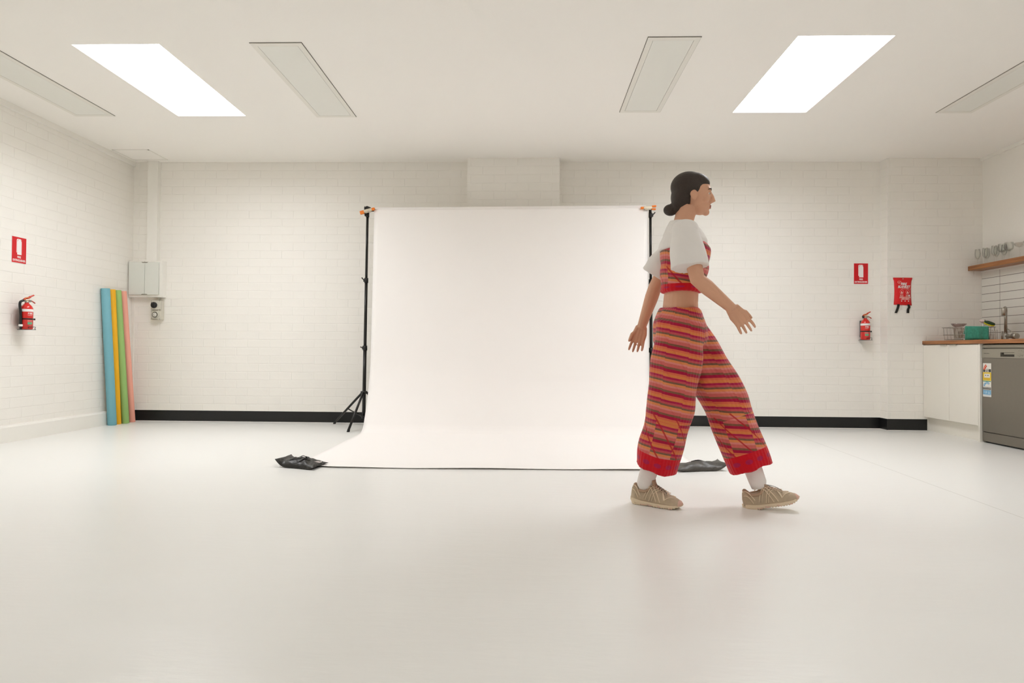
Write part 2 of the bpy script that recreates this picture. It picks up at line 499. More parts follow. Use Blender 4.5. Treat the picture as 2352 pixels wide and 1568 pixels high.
# cornices / skirtings
def bx(*a): return MB().box(*a)
struct('trim_1', bx(XL, XL + 0.018, YF, YB, ZC - 0.05, ZC), M_TRIM)
struct('trim_2', bx(XR - 0.022, XR, YF, PY, ZC - 0.035, ZC), M_TRIM)
sk = MB()
fr = ((0, YF, 0), (1, 0, 0), (0, 0, 1), (0, 1, 0))
sk.prism([(XL, 0), (XL + 0.034, 0), (XL + 0.030, 0.122), (XL + 0.020, 0.138), (XL, 0.142)], 0, 6.50 - YF, fr)
struct('baseboard_left', sk, M_TRIM)
struct('baseboard_back', MB().box(XL + 0.001, PX - 0.012, YB - 0.012, YB, 0, 0.116).box(PX - 0.012, PX, PY - 0.012, YB, 0, 0.116).box(PX, 4.05, PY - 0.012, PY, 0, 0.116), M_BLACK_SKIRT)
struct('trim_3', MB().box(XL + 0.001, PX - 0.012, YB - 0.016, YB - 0.012, 0, 0.004).box(PX - 0.016, PX - 0.012, PY - 0.016, YB - 0.012, 0, 0.004).box(PX - 0.016, 4.05, PY - 0.016, PY - 0.012, 0, 0.004)
       .box(XL + 0.001, PX - 0.012, YB - 0.013, YB, 0.116, 0.1195).box(PX - 0.013, PX, PY - 0.013, YB, 0.116, 0.1195).box(PX, 4.05, PY - 0.013, PY, 0.116, 0.1195), M_CAULK)

# boxed cable duct above the meter cabinet
struct('trim_4', MB().box(-4.095, -3.985, 6.535, YB, 1.70, ZC), M_TRIM)
# slim vertical conduit in the corner
struct('trim_5', MB().box(-4.262, -4.25, YB - 0.008, YB, 0.12, 1.33), M_TRIM)

# ================================================================== LEFT SIDE
# meter cabinet
t = thing('meter_cabinet', 'white two door meter cabinet high on the back wall in the left corner', 'cabinet', (-4.090, YB, 1.322))
MB().box(-0.184, 0.184, -0.072, 0, 0, 0.388, bevel=0.004).done('body', M_TRIM, t)
MCD = mat('meter_door_grey', (0.70, 0.71, 0.66), 0.35, var=0.01)
for s_ in (-1, 1):
    d = MB().box(*((-0.174, -0.0015) if s_ < 0 else (0.0015, 0.150)), -0.090, -0.072, 0.024, 0.372, bevel=0.003).done('door', MCD, t)
for z in (0.372, 0.024):
    h = MB(); sg = 1 if z > 0.2 else -1
    h.prism([(-0.036, 0), (0.036, 0), (0.024, -0.009 * sg), (-0.024, -0.009 * sg)], -0.0925, -0.0895, ((0, 0, z), (1, 0, 0), (0, 0, 1), (0, 1, 0)))
    h.done('finger_pull', mat('pull_shadow_grey', (0.22, 0.20, 0.16), 0.5), t)
MB().box(0.153, 0.184, -0.078, -0.072, 0.0, 0.388).done('edge_strip', M_TRIM, t)
MB().cyl((-0.01, -0.0722, 0.380), (-0.01, -0.076, 0.380), 0.003, 10).done('screw', M_CHROME, t)

# industrial switch and socket
t = thing('power_outlet', 'grey industrial power outlet with black rotary switch under the meter cabinet', 'power outlet', (-3.983, YB, 1.083))
G1 = mat('outlet_grey', (0.62, 0.59, 0.51), 0.4, var=0.02)
G2 = mat('outlet_shadow_grey', (0.23, 0.21, 0.17), 0.5)
MB().box(-0.052, 0.058, -0.045, 0, 0.0, 0.205, bevel=0.004).done('back_box', G1, t)
sw = MB().box(-0.052, 0.052, -0.062, -0.045, 0.105, 0.205, bevel=0.003).done('switch_housing', G1, t)
k = MB().lathe([(0.032, 0), (0.032, 0.014), (0.029, 0.018), (0, 0.018)], 28, Matrix.Translation((-0.014, -0.062, 0.155)) @ Matrix.Rotation(PI / 2, 4, 'X'))
k.box(-0.006, 0.006, -0.032, 0.032, 0.018, 0.026, M=Matrix.Translation((-0.014, -0.062, 0.155)) @ Matrix.Rotation(PI / 2, 4, 'X') @ Matrix.Rotation(R(35), 4, 'Z'), bevel=0.002)
k.done('rotary_knob', M_BLACKP, t)
so = MB().box(-0.052, 0.052, -0.060, -0.045, 0.0, 0.102, bevel=0.003).done('socket_housing', G1, t)
MX = Matrix.Translation((-0.006, -0.060, 0.052)) @ Matrix.Rotation(PI / 2, 4, 'X')
MB().lathe([(0.041, 0), (0.041, 0.010), (0.036, 0.012), (0.034, 0.004), (0.0, 0.004)], 32, MX).done('socket_ring', G1, t)
MB().lathe([(0.0285, 0.004), (0.0285, 0.010), (0.024, 0.010), (0.024, 0.0045), (0, 0.0045)], 32, MX).done('socket_seal', G2, t)
MB().lathe([(0.021, 0.0045), (0.021, 0.011), (0, 0.011)], 28, MX).done('socket_face', mat('socket_face_white', (0.72, 0.70, 0.64), 0.4), t)
pn = MB()
for a in (0, 1, 2, 3):
    q = MX @ Vector((0.011 * math.cos(a * PI / 2), 0.011 * math.sin(a * PI / 2), 0.0112))
    pn.box(q.x - 0.0022, q.x + 0.0022, q.y - 0.0006, q.y + 0.001, q.z - 0.003, q.z + 0.003)
pn.done('pin_slots', G2, t)
for (x, z) in ((-0.045, 0.198), (0.045, 0.198), (-0.045, 0.112), (0.045, 0.112), (-0.045, 0.095), (0.045, 0.095), (-0.045, 0.008), (0.045, 0.008)):
    MB().cyl((x, -0.063, z), (x, -0.059, z), 0.0035, 10).done('screw', G2, t)
MB().box(-0.035, 0.025, -0.064, -0.058, 0.0985, 0.1065).done('flap_hinge', G2, t)
MB().box(-0.034, 0.022, -0.064, -0.058, -0.002, 0.004).done('flap_catch', G2, t)
MB().cyl((0.008, -0.025, 0.200), (0.008, -0.025, 0.245), 0.011, 14).done('conduit', G1, t)

# four rolls of coloured paper leaning in the corner
def paper_roll(name_label, base, top, r, color, cname):
    b, tp = Vector(base), Vector(top)
    ax = (tp - b).normalized(); L = (tp - b).length
    rot = Vector((0, 0, 1)).rotation_difference(ax)
    t = thing('paper_roll', name_label, 'paper roll', b, group='coloured paper rolls leaning in the left corner')
    t.rotation_mode = 'QUATERNION'; t.rotation_quaternion = rot
    t['group'] = 'coloured paper rolls leaning in the left corner'
    m = mat(cname, color, 0.6, var=0.015, scale=8)
    sh = MB()
    prof = [(r - 0.012, 0), (r - 0.002, 0), (r, 0.003), (r, L - 0.003), (r - 0.002, L), (r - 0.012, L), (r - 0.014, L - 0.004), (r - 0.014, 0.004), (r - 0.012, 0)]
    rings = [[Vector((q * math.cos(2 * PI * i / 36), q * math.sin(2 * PI * i / 36), z)) for i in range(36)] for (q, z) in prof]
    sh.rings(rings, (False, False))
    sh.done('paper', m, t)
    # outer wrap edge: a paper seam running up the roll
    sm = MB()
    sm.box(r - 0.0015, r + 0.0008, -0.0015, 0.0015, 0.004, L - 0.004, M=Matrix.Rotation(R(215), 4, 'Z'))
    sm.done('paper_edge', m, t)
    c = MB(); ri = r - 0.0145
    cp = [(ri - 0.004, 0.001), (ri, 0.001), (ri, L - 0.001), (ri - 0.004, L - 0.001), (ri - 0.004, 0.001)]
    c.rings([[Vector((q * math.cos(2 * PI * i / 28), q * math.sin(2 * PI * i / 28), z)) for i in range(28)] for (q, z) in cp], (False, False))
    c.done('core', mat('cardboard', (0.45, 0.33, 0.2), 0.8), t)
    return t

paper_roll('blue paper roll leaning on the left wall, leftmost of the four rolls', (-4.196, 6.180, 0.0), (-4.237, 6.105, 1.373), 0.040, (0.175, 0.415, 0.485), 'blue_paper')
paper_roll('yellow paper roll leaning on the left wall, squeezed between the blue and green rolls', (-4.203, 6.268, 0.0), (-4.244, 6.205, 1.372), 0.036, (0.80, 0.41, 0.008), 'yellow_paper')
paper_roll('green paper roll leaning on the left wall, between yellow and pink', (-4.170, 6.345, 0.0), (-4.241, 6.290, 1.372), 0.036, (0.285, 0.475, 0.150), 'green_paper')
paper_roll('pink paper roll leaning in the corner, rightmost of the four rolls', (-4.175, 6.462, 0.0), (-4.246, 6.392, 1.372), 0.031, (0.82, 0.375, 0.29), 'pink_paper')

# ---- fire extinguishers (local frame: x right, y towards the wall, z up; the front faces -y)
def extinguisher(label, loc, rotz, hose_side=-1, print_at=-19):
    t = thing('fire_extinguisher', label, 'fire extinguisher', loc, (0, 0, rotz), 'red wall extinguishers')
    r = 0.0445
    MB().lathe([(0, 0), (r - 0.006, 0), (r, 0.006), (r, 0.165), (r - 0.002, 0.178), (r - 0.008, 0.192), (r - 0.018, 0.204), (0.020, 0.211), (0.016, 0.214), (0.016, 0.222), (0, 0.222)], 40).done('cylinder', M_RED, t)
    MB().lathe([(r + 0.0006, 0.146), (r + 0.0008, 0.1465), (r + 0.0008, 0.167), (r + 0.0004, 0.1675)], 40).done('white_band', M_WHITE, t)
    va = MB()
    va.cyl((0, 0, 0.218), (0, 0, 0.236), 0.0145, 18)
    va.box(-0.016, 0.030, -0.011, 0.011, 0.228, 0.246, bevel=0.003)
    va.cyl((-0.014, 0, 0.238), (-0.028, 0, 0.240), 0.009, 14)
    va.done('valve', M_CHROME, t)
    LV = mat('lever_red', (0.50, 0.035, 0.012), 0.3, coat=0.3)
    MB().tube(smooth_curve([(-0.024, 0, 0.245), (-0.008, 0, 0.258), (0.010, 0, 0.262), (0.028, 0, 0.276), (0.050, 0, 0.288)]), [(0.011, 0.0085)] * 24 + [(0.010, 0.006)] * 9, 12).done('squeeze_lever', LV, t)
    MB().tube(smooth_curve([(0.018, 0, 0.240), (0.034, 0, 0.238), (0.048, 0, 0.230), (0.060, 0, 0.221)]), (0.010, 0.004), 10).done('carry_handle', LV, t)
    MB().tube([(-0.004 + 0.014 * math.cos(a), -0.015, 0.252 + 0.014 * math.sin(a)) for a in [i * 2 * PI / 20 for i in range(21)]], 0.0012, 6).done('safety_pin', mat('yellow_tie', (0.75, 0.45, 0.05), 0.4), t)
    if hose_side:
        hp = smooth_curve([(-0.026, -0.004, 0.240), (-0.050, -0.008, 0.226), (-0.056, -0.012, 0.195), (-0.053, -0.016, 0.150), (-0.051, -0.018, 0.100), (-0.050, -0.018, 0.05), (-0.050, -0.018, 0.02)])
        MB().tube(hp, 0.0095, 12).done('hose', M_BLACKP, t)
        MB().box(-0.0625, -0.040, -0.030, -0.008, 0.022, 0.040, bevel=0.002).done('hose_tag', M_WHITE, t)
        MB().cyl((-0.050, -0.018, 0.001), (-0.050, -0.018, 0.024), 0.008, 12, r2=0.010).done('nozzle', M_BLACKP, t)
    else:
        MB().cyl((-0.030, -0.004, 0.238), (-0.018, -0.002, 0.238), 0.011, 12).cyl((-0.022, 0, 0.238), (-0.022, 0, 0.222), 0.006, 10).done('nozzle', M_BLACKP, t)
    # strap, wall bracket and wire foot
    MB().lathe([(r, 0.080), (r + 0.0025, 0.081), (r + 0.0025, 0.090), (r, 0.091)], 40).box(r - 0.004, r + 0.016, -0.012, 0.0, 0.078, 0.093, bevel=0.002).done('strap', M_BLACKP, t)
    MB().box(-0.014, 0.014, r - 0.002, 0.0835, 0.03, 0.20).done('wall_bracket', M_BLACK, t)
    w = smooth_curve([(-0.046, 0.02, 0.002), (-0.048, -0.02, -0.001), (-0.03, -0.046, -0.003), (0.03, -0.050, -0.003), (0.055, -0.03, -0.002), (0.058, -0.01, 0.004), (0.056, -0.02, 0.020), (0.03, -0.048, 0.020), (-0.005, -0.0515, 0.018), (-0.012, -0.050, 0.006)], 6)
    MB().tube(w, 0.0022, 8).box(-0.03, 0.03, 0.0, 0.08, -0.004, -0.001).done('wire_foot', M_BLACK, t)
    # label printing wrapped on the cylinder
    def wrap(mb, a0, a1, z0, z1, n=8, rr=r + 0.0007):
        vs = [[Vector((rr * math.sin(a0 + (a1 - a0) * i / n), -rr * math.cos(a0 + (a1 - a0) * i / n), z)) for i in range(n + 1)] for z in (z0, z1)]
        mb.rings(vs, (False, False), True, close=False)
        inner = [[v * 1.0 for v in row] for row in vs]
        return mb
    lb = MB(); a0 = R(print_at)
    def strip(x0, x1, z0, z1):  # x in metres along the surface
        wrap(lb, a0 + x0 / r, a0 + x1 / r, z0, z1, 4)
    h = 0.015; z = 0.124; x = 0.004; w_ = 0.0028
    # F I R E
    strip(x, x + w_, z, z + h); strip(x, x + 0.0085, z + h - w_, z + h); strip(x, x + 0.007, z + 0.006, z + 0.006 + w_)
    x += 0.0105; strip(x, x + w_, z, z + h)
    x += 0.005; strip(x, x + w_, z, z + h); strip(x, x + 0.008, z + h - w_, z + h); strip(x + 0.006, x + 0.0088, z + 0.0075, z + h); strip(x, x + 0.0088, z + 0.006, z + 0.0085); strip(x + 0.0055, x + 0.0085, z, z + 0.006)
    x += 0.011; strip(x, x + w_, z, z + h); strip(x, x + 0.0085, z + h - w_, z + h); strip(x, x + 0.007, z + 0.006, z + 0.006 + w_); strip(x, x + 0.0085, z, z + w_)
    lb.done('lettering', M_WHITE, t)
    for (z0, x0, x1) in ((0.116, 0.0, 0.036), (0.1125, 0.006, 0.036), (0.0745, 0.0, 0.034), (0.069, 0.002, 0.034), (0.0635, 0.0, 0.034), (0.030, 0.010, 0.034)):
        l2 = MB()
        for q in range(int(x0 * 1000), int(x1 * 1000), 3):
            wrap(l2, a0 + q / 1000 / r, a0 + (q + 2.0) / 1000 / r, z0, z0 + 0.0022, 1)
        l2.done('lettering', M_PINKP, t)
    for x0 in (0.002, 0.020):
        l3 = MB(); wrap(l3, a0 + x0 / r, a0 + (x0 + 0.016) / r, 0.040, 0.059, 4)
        l3.done('green_square', M_GREEN, t)
    return t

extinguisher('red fire extinguisher with black hose on the left brick wall', (XL + 0.084, 5.085, 0.930), R(90) - R(25))
extinguisher('small red fire extinguisher on the back wall beside the kitchen pier', (3.462, YB - 0.084, 0.920), R(0), 0, -34)

# ---- fire signs
def sign(label, M):
    t = thing('fire_sign', label, 'sign', group='red fire extinguisher signs')
    t.matrix_world = M
    W, H = 0.145, 0.214
    MB().box(-W / 2 - 0.003, W / 2 + 0.003, -0.003, 0, -0.003, H + 0.003).done('backing_plate', M_WHITE, t)
    MB().box(-W / 2, W / 2, -0.0042, -0.003, 0, H).done('red_panel', M_REDS, t)
    fr = ((0, -0.0042, 0), (1, 0, 0), (0, 0, 1), (0, -1, 0))
    body = [(-0.020, 0.068), (0.024, 0.068), (0.024, 0.172)] + [(0.002 + 0.022 * math.cos(a), 0.172 + 0.022 * math.sin(a)) for a in [i * PI / 12 for i in range(13)]] + [(-0.020, 0.172)]
    MB().prism(body, 0, 0.0008, fr).done('cylinder_symbol', M_WHITE, t)
    hs = []
    outer = [(-0.0275, 0.084), (-0.0275, 0.186)] + [(-0.0275 + 0.0135 - 0.0135 * math.cos(a), 0.186 + 0.0135 * math.sin(a)) for a in [i * PI / 16 for i in range(1, 9)]] + [(0.012, 0.1995), (0.022, 0.193), (0.022, 0.189), (0.012, 0.194), (-0.012, 0.194), (-0.0215, 0.184), (-0.0215, 0.084)]
    MB().prism(outer, 0, 0.0010, fr).done('hose_symbol', M_WHITE, t)
    T = Matrix.Rotation(PI / 2, 4, 'X')
    text_mesh('lettering', 'FIRE', 0.0235, Matrix.Translation((0, -0.0046, 0.040)) @ T, M_WHITE, t, bold=0.0006, sx=0.88)
    text_mesh('lettering', 'EXTINGUISHER', 0.0235, Matrix.Translation((0, -0.0046, 0.0125)) @ T, M_WHITE, t, bold=0.0006, sx=0.80)
    return t
sign('red fire extinguisher sign high on the left brick wall', Matrix.Translation((XL, 5.092, 1.486)) @ Matrix.Rotation(PI / 2, 4, 'Z'))
sign('red fire extinguisher sign high on the back wall beside the pier', Matrix.Translation((3.460, YB, 1.505)))

# ---- fire blanket pouch
t = thing('fire_blanket', 'red fire blanket pouch with two black pull straps on the kitchen pier', 'fire blanket', (3.812, PY, 1.276))
rows = 18; cols = 12
def pouch(u, v, side):
    # u -1..1, v 0..1
    wid = 0.0905 - 0.0075 * math.sin(PI * min(max(v, 0), 1)) + (0.006 if v > 0.93 else 0)
    x = u * wid
    z = v * 0.281 - 0.004 * u * (1 - v)
    puff = max(0, (1 - u ** 4)) * min(1, (1 - v) * 3.2) * min(1, v * 8 + 0.25)
    return Vector((x, -0.0035 - 0.018 * puff if side else -0.0008, z))
p = MB()
g = [[pouch(-1 + 2 * i / cols, j / rows, 1) for i in range(cols + 1)] + [pouch(1 - 2 * i / cols, j / rows, 0) for i in range(cols + 1)] for j in range(rows + 1)]
p.rings(g, (True, True), True)
p.done('pouch', M_REDB, t)
T = Matrix.Rotation(PI / 2, 4, 'X')
text_mesh('lettering', 'FIRE', 0.035, Matrix.Translation((-0.002, -0.0222, 0.202)) @ T, M_WHITE, t, bold=0.0012, shear=0.25, sx=0.9)
text_mesh('lettering', 'BLANKET', 0.034, Matrix.Translation((0.000, -0.0225, 0.174)) @ T, M_WHITE, t, bold=0.0012, shear=0.25, sx=0.82)
lg = MB()
fr = ((-0.043, -0.0212, 0.231), (1, 0, -0.2), (0.2, 0, 1), (0, -1, 0))
ell = [(0.018 * math.cos(a), 0.013 * math.sin(a)) for a in [i * 2 * PI / 24 for i in range(24)]]
lg.tube([Vector((-0.043 + x + 0.1 * y, -0.0218, 0.231 + y - 0.2 * x)) for x, y in ell + ell[:1]], 0.0013, 6)
lg.box(-0.050, -0.036, -0.0222, -0.0212, 0.228, 0.233)
lg.done('emblem', M_PINKP, t)
sm = MB(); fz = -0.0215
def bar(mb, x0, x1, z0, z1): mb.box(x0, x1, fz - 0.0008, fz + 0.0004, z0, z1)
def dashes(mb, x0, x1, z, h, step=0.004, fill=0.7):
    x = x0
    while x < x1:
        bar(mb, x, min(x + step * fill * rnd.uniform(0.6, 1.2), x1), z, z + h); x += step
dashes(sm, -0.024, 0.048, 0.1655, 0.003)
for x in range(-34, 70, 2): bar(sm, x / 1000, x / 1000 + 0.0012, 0.1605, 0.1615)
sm.done('lettering', M_PINKP, t)
for cx in (-0.020, 0.038):
    sm = MB()
    ov = [(cx + 0.018 * math.cos(a), 0.133 + 0.021 * math.sin(a)) for a in [i * 2 * PI / 24 for i in range(25)]]
    sm.tube([(x, fz, z) for x, z in ov], 0.0009, 5)
    bar(sm, cx - 0.006, cx + 0.003, 0.122, 0.140); bar(sm, cx + 0.003, cx + 0.009, 0.118, 0.130); bar(sm, cx - 0.012, cx + 0.006, 0.118, 0.122)
    sm.done('pictogram', M_PINKP, t)
    sm = MB()
    for k in range(4): dashes(sm, cx - 0.018, cx + 0.016, 0.103 - k * 0.0052, 0.0024, 0.003)
    sm.done('lettering', M_PINKP, t)
sm = MB()
dashes(sm, -0.042, 0.066, 0.078, 0.006, 0.005, 0.8); dashes(sm, -0.042, 0.066, 0.069, 0.006, 0.005, 0.8)
dashes(sm, -0.022, 0.054, 0.060, 0.0065, 0.006, 0.8); dashes(sm, -0.030, 0.062, 0.0525, 0.0045, 0.004, 0.8)
sm.done('lettering', M_PINKP, t)
for x in (-0.022, 0.013, 0.047): MB().cyl((x, fz + 0.002, 0.040), (x, fz - 0.001, 0.040), 0.0052, 14).done('white_dot', M_WHITE, t)
dt = MB(); bar(dt, 0.047, 0.060, 0.088, 0.104); dt.done('white_mark', M_WHITE, t)
MB().cyl((0, -0.002, 0.268), (0, -0.009, 0.268), 0.0055, 14).done('hanging_stud', M_CHROME, t)
for pts in ([(-0.045, -0.010, 0.010), (-0.055, -0.013, -0.030), (-0.075, -0.012, -0.082)], [(0.050, -0.010, 0.010), (0.058, -0.014, -0.020), (0.047, -0.014, -0.045), (0.047, -0.012, -0.082)]):
    st = MB(); pp = smooth_curve(pts, 5); rg = []
    for q in pp:
        rg.append([q + Vector((dx, dy, 0)) for dx, dy in ((-0.0125, -0.001), (0.0125, -0.001), (0.0125, 0.001), (-0.0125, 0.001))])
    st.rings(rg, (True, True), False)
    st.done('pull_strap', M_BLACKP, t)

# ================================================================== KITCHEN (right)
KX = 4.02
t = thing('base_cabinet', 'white two door kitchen base cabinet against the brick pier', 'cabinet', (KX, 5.665, 0))
D = XR - KX
MB().box(0.020, D - 0.002, 0.022, PY - 5.665 - 0.001, 0.145, 0.874).done('carcass', M_CAB, t)
MB().box(0.0, D - 0.002, 0.0, 0.018, 0.0, 0.874).done('side_panel', M_CAB, t)
for (y0, y1, hy) in ((0.021, 0.4065, 0.340), (0.4095, 0.792, 0.475)):
    d = MB().box(0.0, 0.018, y0, y1, 0.143, 0.868, bevel=0.0012, seg=1).done('door', M_CAB, t)
    # edge-pull: a thin curved lip at the top of the door
    hh = MB().prism([(0.0, 0.0), (-0.010, -0.001), (-0.0125, -0.012), (-0.0105, -0.012), (-0.008, -0.003), (0.0, -0.002)], hy - 0.045, hy + 0.045, ((0, 0, 0.8705), (1, 0, 0), (0, 0, 1), (0, 1, 0)))
    hh.done('handle', mat('pull_metal', (0.50, 0.46, 0.38), 0.4, metal=0.3), d)
MB().box(0.055, 0.070, 0.018, PY - 5.665 - 0.001, 0.0, 0.145).done('kickboard', M_CAB, t)

MBW = MB().box(4.008, XR - 0.0095, 4.2, PY - 0.0005, 0.876, 0.911, bevel=0.002)
w = MBW.done('worktop', M_WOOD); tag(w, 'long oiled timber kitchen worktop with grainy brown front edge', 'worktop')
MBS = MB().box(4.467, XR - 0.0005, 4.2, PY - 0.0005, 1.628, 1.674, bevel=0.002)
w = MBS.done('wall_shelf', M_WOOD); tag(w, 'thick timber wall shelf carrying the glasses above the tiles', 'shelf')
struct('trim_6', MB().box(XR - 0.014, XR - 0.0092, 4.4, PY, 1.612, 1.6278), M_TRIM)

# dishwasher
t = thing('dishwasher', 'grey stainless steel dishwasher with a tall energy rating sticker', 'dishwasher', (4.035, 5.065, 0))
MB().box(0.022, 0.560, 0.001, 0.597, 0.012, 0.868).done('body', M_DW, t)
MB().box(0.004, 0.022, 0.001, 0.597, 0.838, 0.866, bevel=0.003).done('top_trim', M_DWP, t)
pan = MB()
# control fascia with a recessed pull: built round the opening
hy0, hy1, hz0, hz1 = 0.225, 0.378, 0.762, 0.798
pan.box(0, 0.022, 0.001, hy0, 0.750, 0.829).box(0, 0.022, hy1, 0.597, 0.750, 0.829).box(0, 0.022, hy0, hy1, 0.750, hz0).box(0, 0.022, hy0, hy1, hz1, 0.829)
pan = pan.done('control_panel', M_DWP, t)
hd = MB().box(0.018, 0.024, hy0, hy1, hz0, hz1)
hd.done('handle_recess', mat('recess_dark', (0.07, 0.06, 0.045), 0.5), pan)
MB().box(0.006, 0.014, hy0, hy1 - 0.03, hz1 - 0.018, hz1, bevel=0.003).done('handle', M_DWP, pan)
pr = MB()
for (y, z, a, b) in ((0.175, 0.812, 0.006, 0.005), (0.150, 0.812, 0.006, 0.005), (0.125, 0.806, 0.03, 0.0012), (0.120, 0.800, 0.03, 0.0012), (0.165, 0.790, 0.04, 0.001), (0.185, 0.775, 0.006, 0.004), (0.150, 0.777, 0.045, 0.004), (0.168, 0.765, 0.02, 0.003), (0.140, 0.769, 0.008, 0.005), (0.10, 0.777, 0.02, 0.004), (0.06, 0.80, 0.03, 0.012)):
    pr.box(-0.0006, 0.0002, y - a / 2, y + a / 2, z - b / 2, z + b / 2)
pr.done('lettering', mat('symbol_grey', (0.16, 0.15, 0.12), 0.5), pan)
lgm = MB()
for k in range(11):
    hgt = 0.006 if k in (0, 3, 7) else 0.004
    lgm.box(-0.0006, 0.0002, 0.572 - k * 0.006 - 0.0045, 0.572 - k * 0.006, 0.7865, 0.7865 + hgt)
lgm.done('lettering', mat('badge_dark', (0.06, 0.055, 0.045), 0.4), pan)
MB().box(0.002, 0.022, 0.001, 0.597, 0.100, 0.749, bevel=0.002).done('door', M_DW, t)
MB().box(0.004, 0.022, 0.001, 0.597, 0.014, 0.0935, bevel=0.002).done('toe_panel', M_DW, t)
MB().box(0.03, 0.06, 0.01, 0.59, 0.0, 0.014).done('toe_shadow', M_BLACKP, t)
# rating sticker: stack of flat printed colour fields on the door
st = MB()
SY0, SY1, SZ0, SZ1 = 0.487, 0.585, 0.408, 0.703
cW = mat('sticker_white', (0.74, 0.72, 0.67), 0.45); cK = mat('sticker_black', (0.03, 0.028, 0.02), 0.45); cY = mat('sticker_yellow', (0.72, 0.50, 0.04), 0.45)
cB = mat('sticker_blue', (0.12, 0.34, 0.55), 0.45); cR = mat('sticker_red', (0.62, 0.07, 0.02), 0.45); cG = mat('sticker_green', (0.05, 0.25, 0.14), 0.45)
H = SZ1 - SZ0; Wd = SY1 - SY0
def fld(mb, u0, u1, v0, v1, lift=0.0006, mt=None):
    if mt is not None: mb.m(mt)
    mb.box(0.0014 - lift, 0.0021, SY1 - u1 * Wd, SY1 - u0 * Wd, SZ1 - v1 * H, SZ1 - v0 * H)
fld(st, 0, 1, 0, 1, 0.0, cW)
fld(st, 0.04, 0.96, 0.175, 0.265, 0.0003, cK)
fld(st, 0.0, 1.0, 0.272, 0.520, 0.0003, cY); fld(st, 0.15, 0.85, 0.315, 0.430, 0.0005, cW); fld(st, 0.15, 0.85, 0.44, 0.505, 0.0005, mat('sticker_gold', (0.62, 0.40, 0.03), 0.5))
fld(st, 0.02, 0.96, 0.527, 0.552, 0.0003, cG)
fld(st, 0.02, 0.96, 0.715, 0.795, 0.0003, cK)
fld(st, 0.02, 0.98, 0.805, 0.935, 0.0003, cB)
stk = st.done('rating_sticker', None, t)
def arc(mb, cu, cv, r0, r1, a0, a1, mt, lift=0.0005, n=14):
    mb.m(mt)
    pts = [(cu + r1 * math.cos(R(a0 + (a1 - a0) * i / n)), cv + r1 * math.sin(R(a0 + (a1 - a0) * i / n))) for i in range(n + 1)] + [(cu + r0 * math.cos(R(a1 - (a1 - a0) * i / n)), cv + r0 * math.sin(R(a1 - (a1 - a0) * i / n))) for i in range(n + 1)]
    mb.prism([(SY1 - x, SZ1 - y) for x, y in pts], 0, 0.0008, ((0.0014, 0, 0), (0, 1, 0), (0, 0, 1), (-1, 0, 0)))
for (cu, cv, r0, r1, a0_, a1_, m_, stars) in ((0.062, 0.058, 0.030, 0.055, 180, 245, cR, ((0.040, 0.017), (0.028, 0.028), (0.021, 0.042))), (0.048, 0.205, 0.024, 0.041, 180, 320, cB, ((0.016, 0.203), (0.022, 0.186), (0.037, 0.173), (0.052, 0.174), (0.066, 0.180)))):
    ar = MB(); arc(ar, cu, cv, r0, r1, a0_, a1_, m_)
    ar.m(cW)
    for (y, z) in stars: ar.cyl((0.0007, SY1 - y, SZ1 - z), (0.0002, SY1 - y, SZ1 - z), 0.0042, 8)
    ar.done('rating_dial', None, stk)
TS = Matrix(((0, 0, -1, 0), (-1, 0, 0, 0), (0, 1, 0, 0), (0, 0, 0, 1)))   # text facing -X
def stx(txt, size, u, v, m_, **k):
    text_mesh('lettering', txt, size, Matrix.Translation((0.0008, SY1 - u * Wd, SZ1 - v * H)) @ TS, m_, stk, **k)
stx('ENERGY', 0.0135, 0.5, 0.213, cW, bold=0.0003); stx('RATING', 0.0135, 0.5, 0.255, cW, bold=0.0003)
stx('WATER RATING', 0.0115, 0.5, 0.752, cW, bold=0.0002)
stx('11.8', 0.030, 0.28, 0.905, mat('sticker_pale', (0.55, 0.68, 0.75), 0.5), bold=0.0006, sx=0.75)
ln = MB(); ln.m(mat('sticker_pale', (0.5, 0.6, 0.7), 0.5))
for (u0, u1, v) in ((0.58, 0.92, 0.845), (0.58, 0.85, 0.875), (0.58, 0.9, 0.9)): fld(ln, u0, u1, v, v + 0.012, 0.0006)
ln.m(cK); fld(ln, 0.30, 0.40, 0.350, 0.378, 0.0008); fld(ln, 0.56, 0.68, 0.350, 0.378, 0.0008); fld(ln, 0.08, 0.92, 0.775, 0.783, 0.0006, cW)
ln.m(cB); fld(ln, 0.06, 0.94, 0.952, 0.962, 0.0004)
ln.done('lettering', None, stk)

# mixer tap
t = thing('mixer_tap', 'brushed steel mixer tap with tall curved spout on the worktop', 'tap', (4.472, 5.965, 0.911))
MB().lathe([(0.027, 0), (0.027, 0.006), (0.022, 0.010), (0.022, 0.062), (0.016, 0.068), (0, 0.068)], 24).done('base', M_METAL, t)
sp_ = [(0, 0, 0.06), (0, 0, 0.245)] + [(-0.032 + 0.032 * math.cos(a), -0.006 * math.sin(a), 0.255 + 0.052 * math.sin(a)) for a in [i * PI / 12 for i in range(13)]] + [(-0.064, -0.004, 0.235)]
MB().tube(sp_, 0.0125, 16).done('spout', M_METAL, t).rotation_euler = (0, 0, R(36))
MB().lathe([(0.0125, 0.0), (0.017, 0.002), (0.017, 0.062), (0.013, 0.072), (0, 0.072)], 20, Matrix.Translation((-0.064, -0.004, 0.232))).done('spout_head', M_METAL, t).rotation_euler = (0, 0, R(36))
MB().cyl((0.0, -0.005, 0.040), (0.004, -0.105, 0.040), 0.0175, 20).cyl((0.004, -0.085, 0.040), (0.004, -0.130, 0.040), 0.026, 24).done('mixer_body', M_METAL, t)
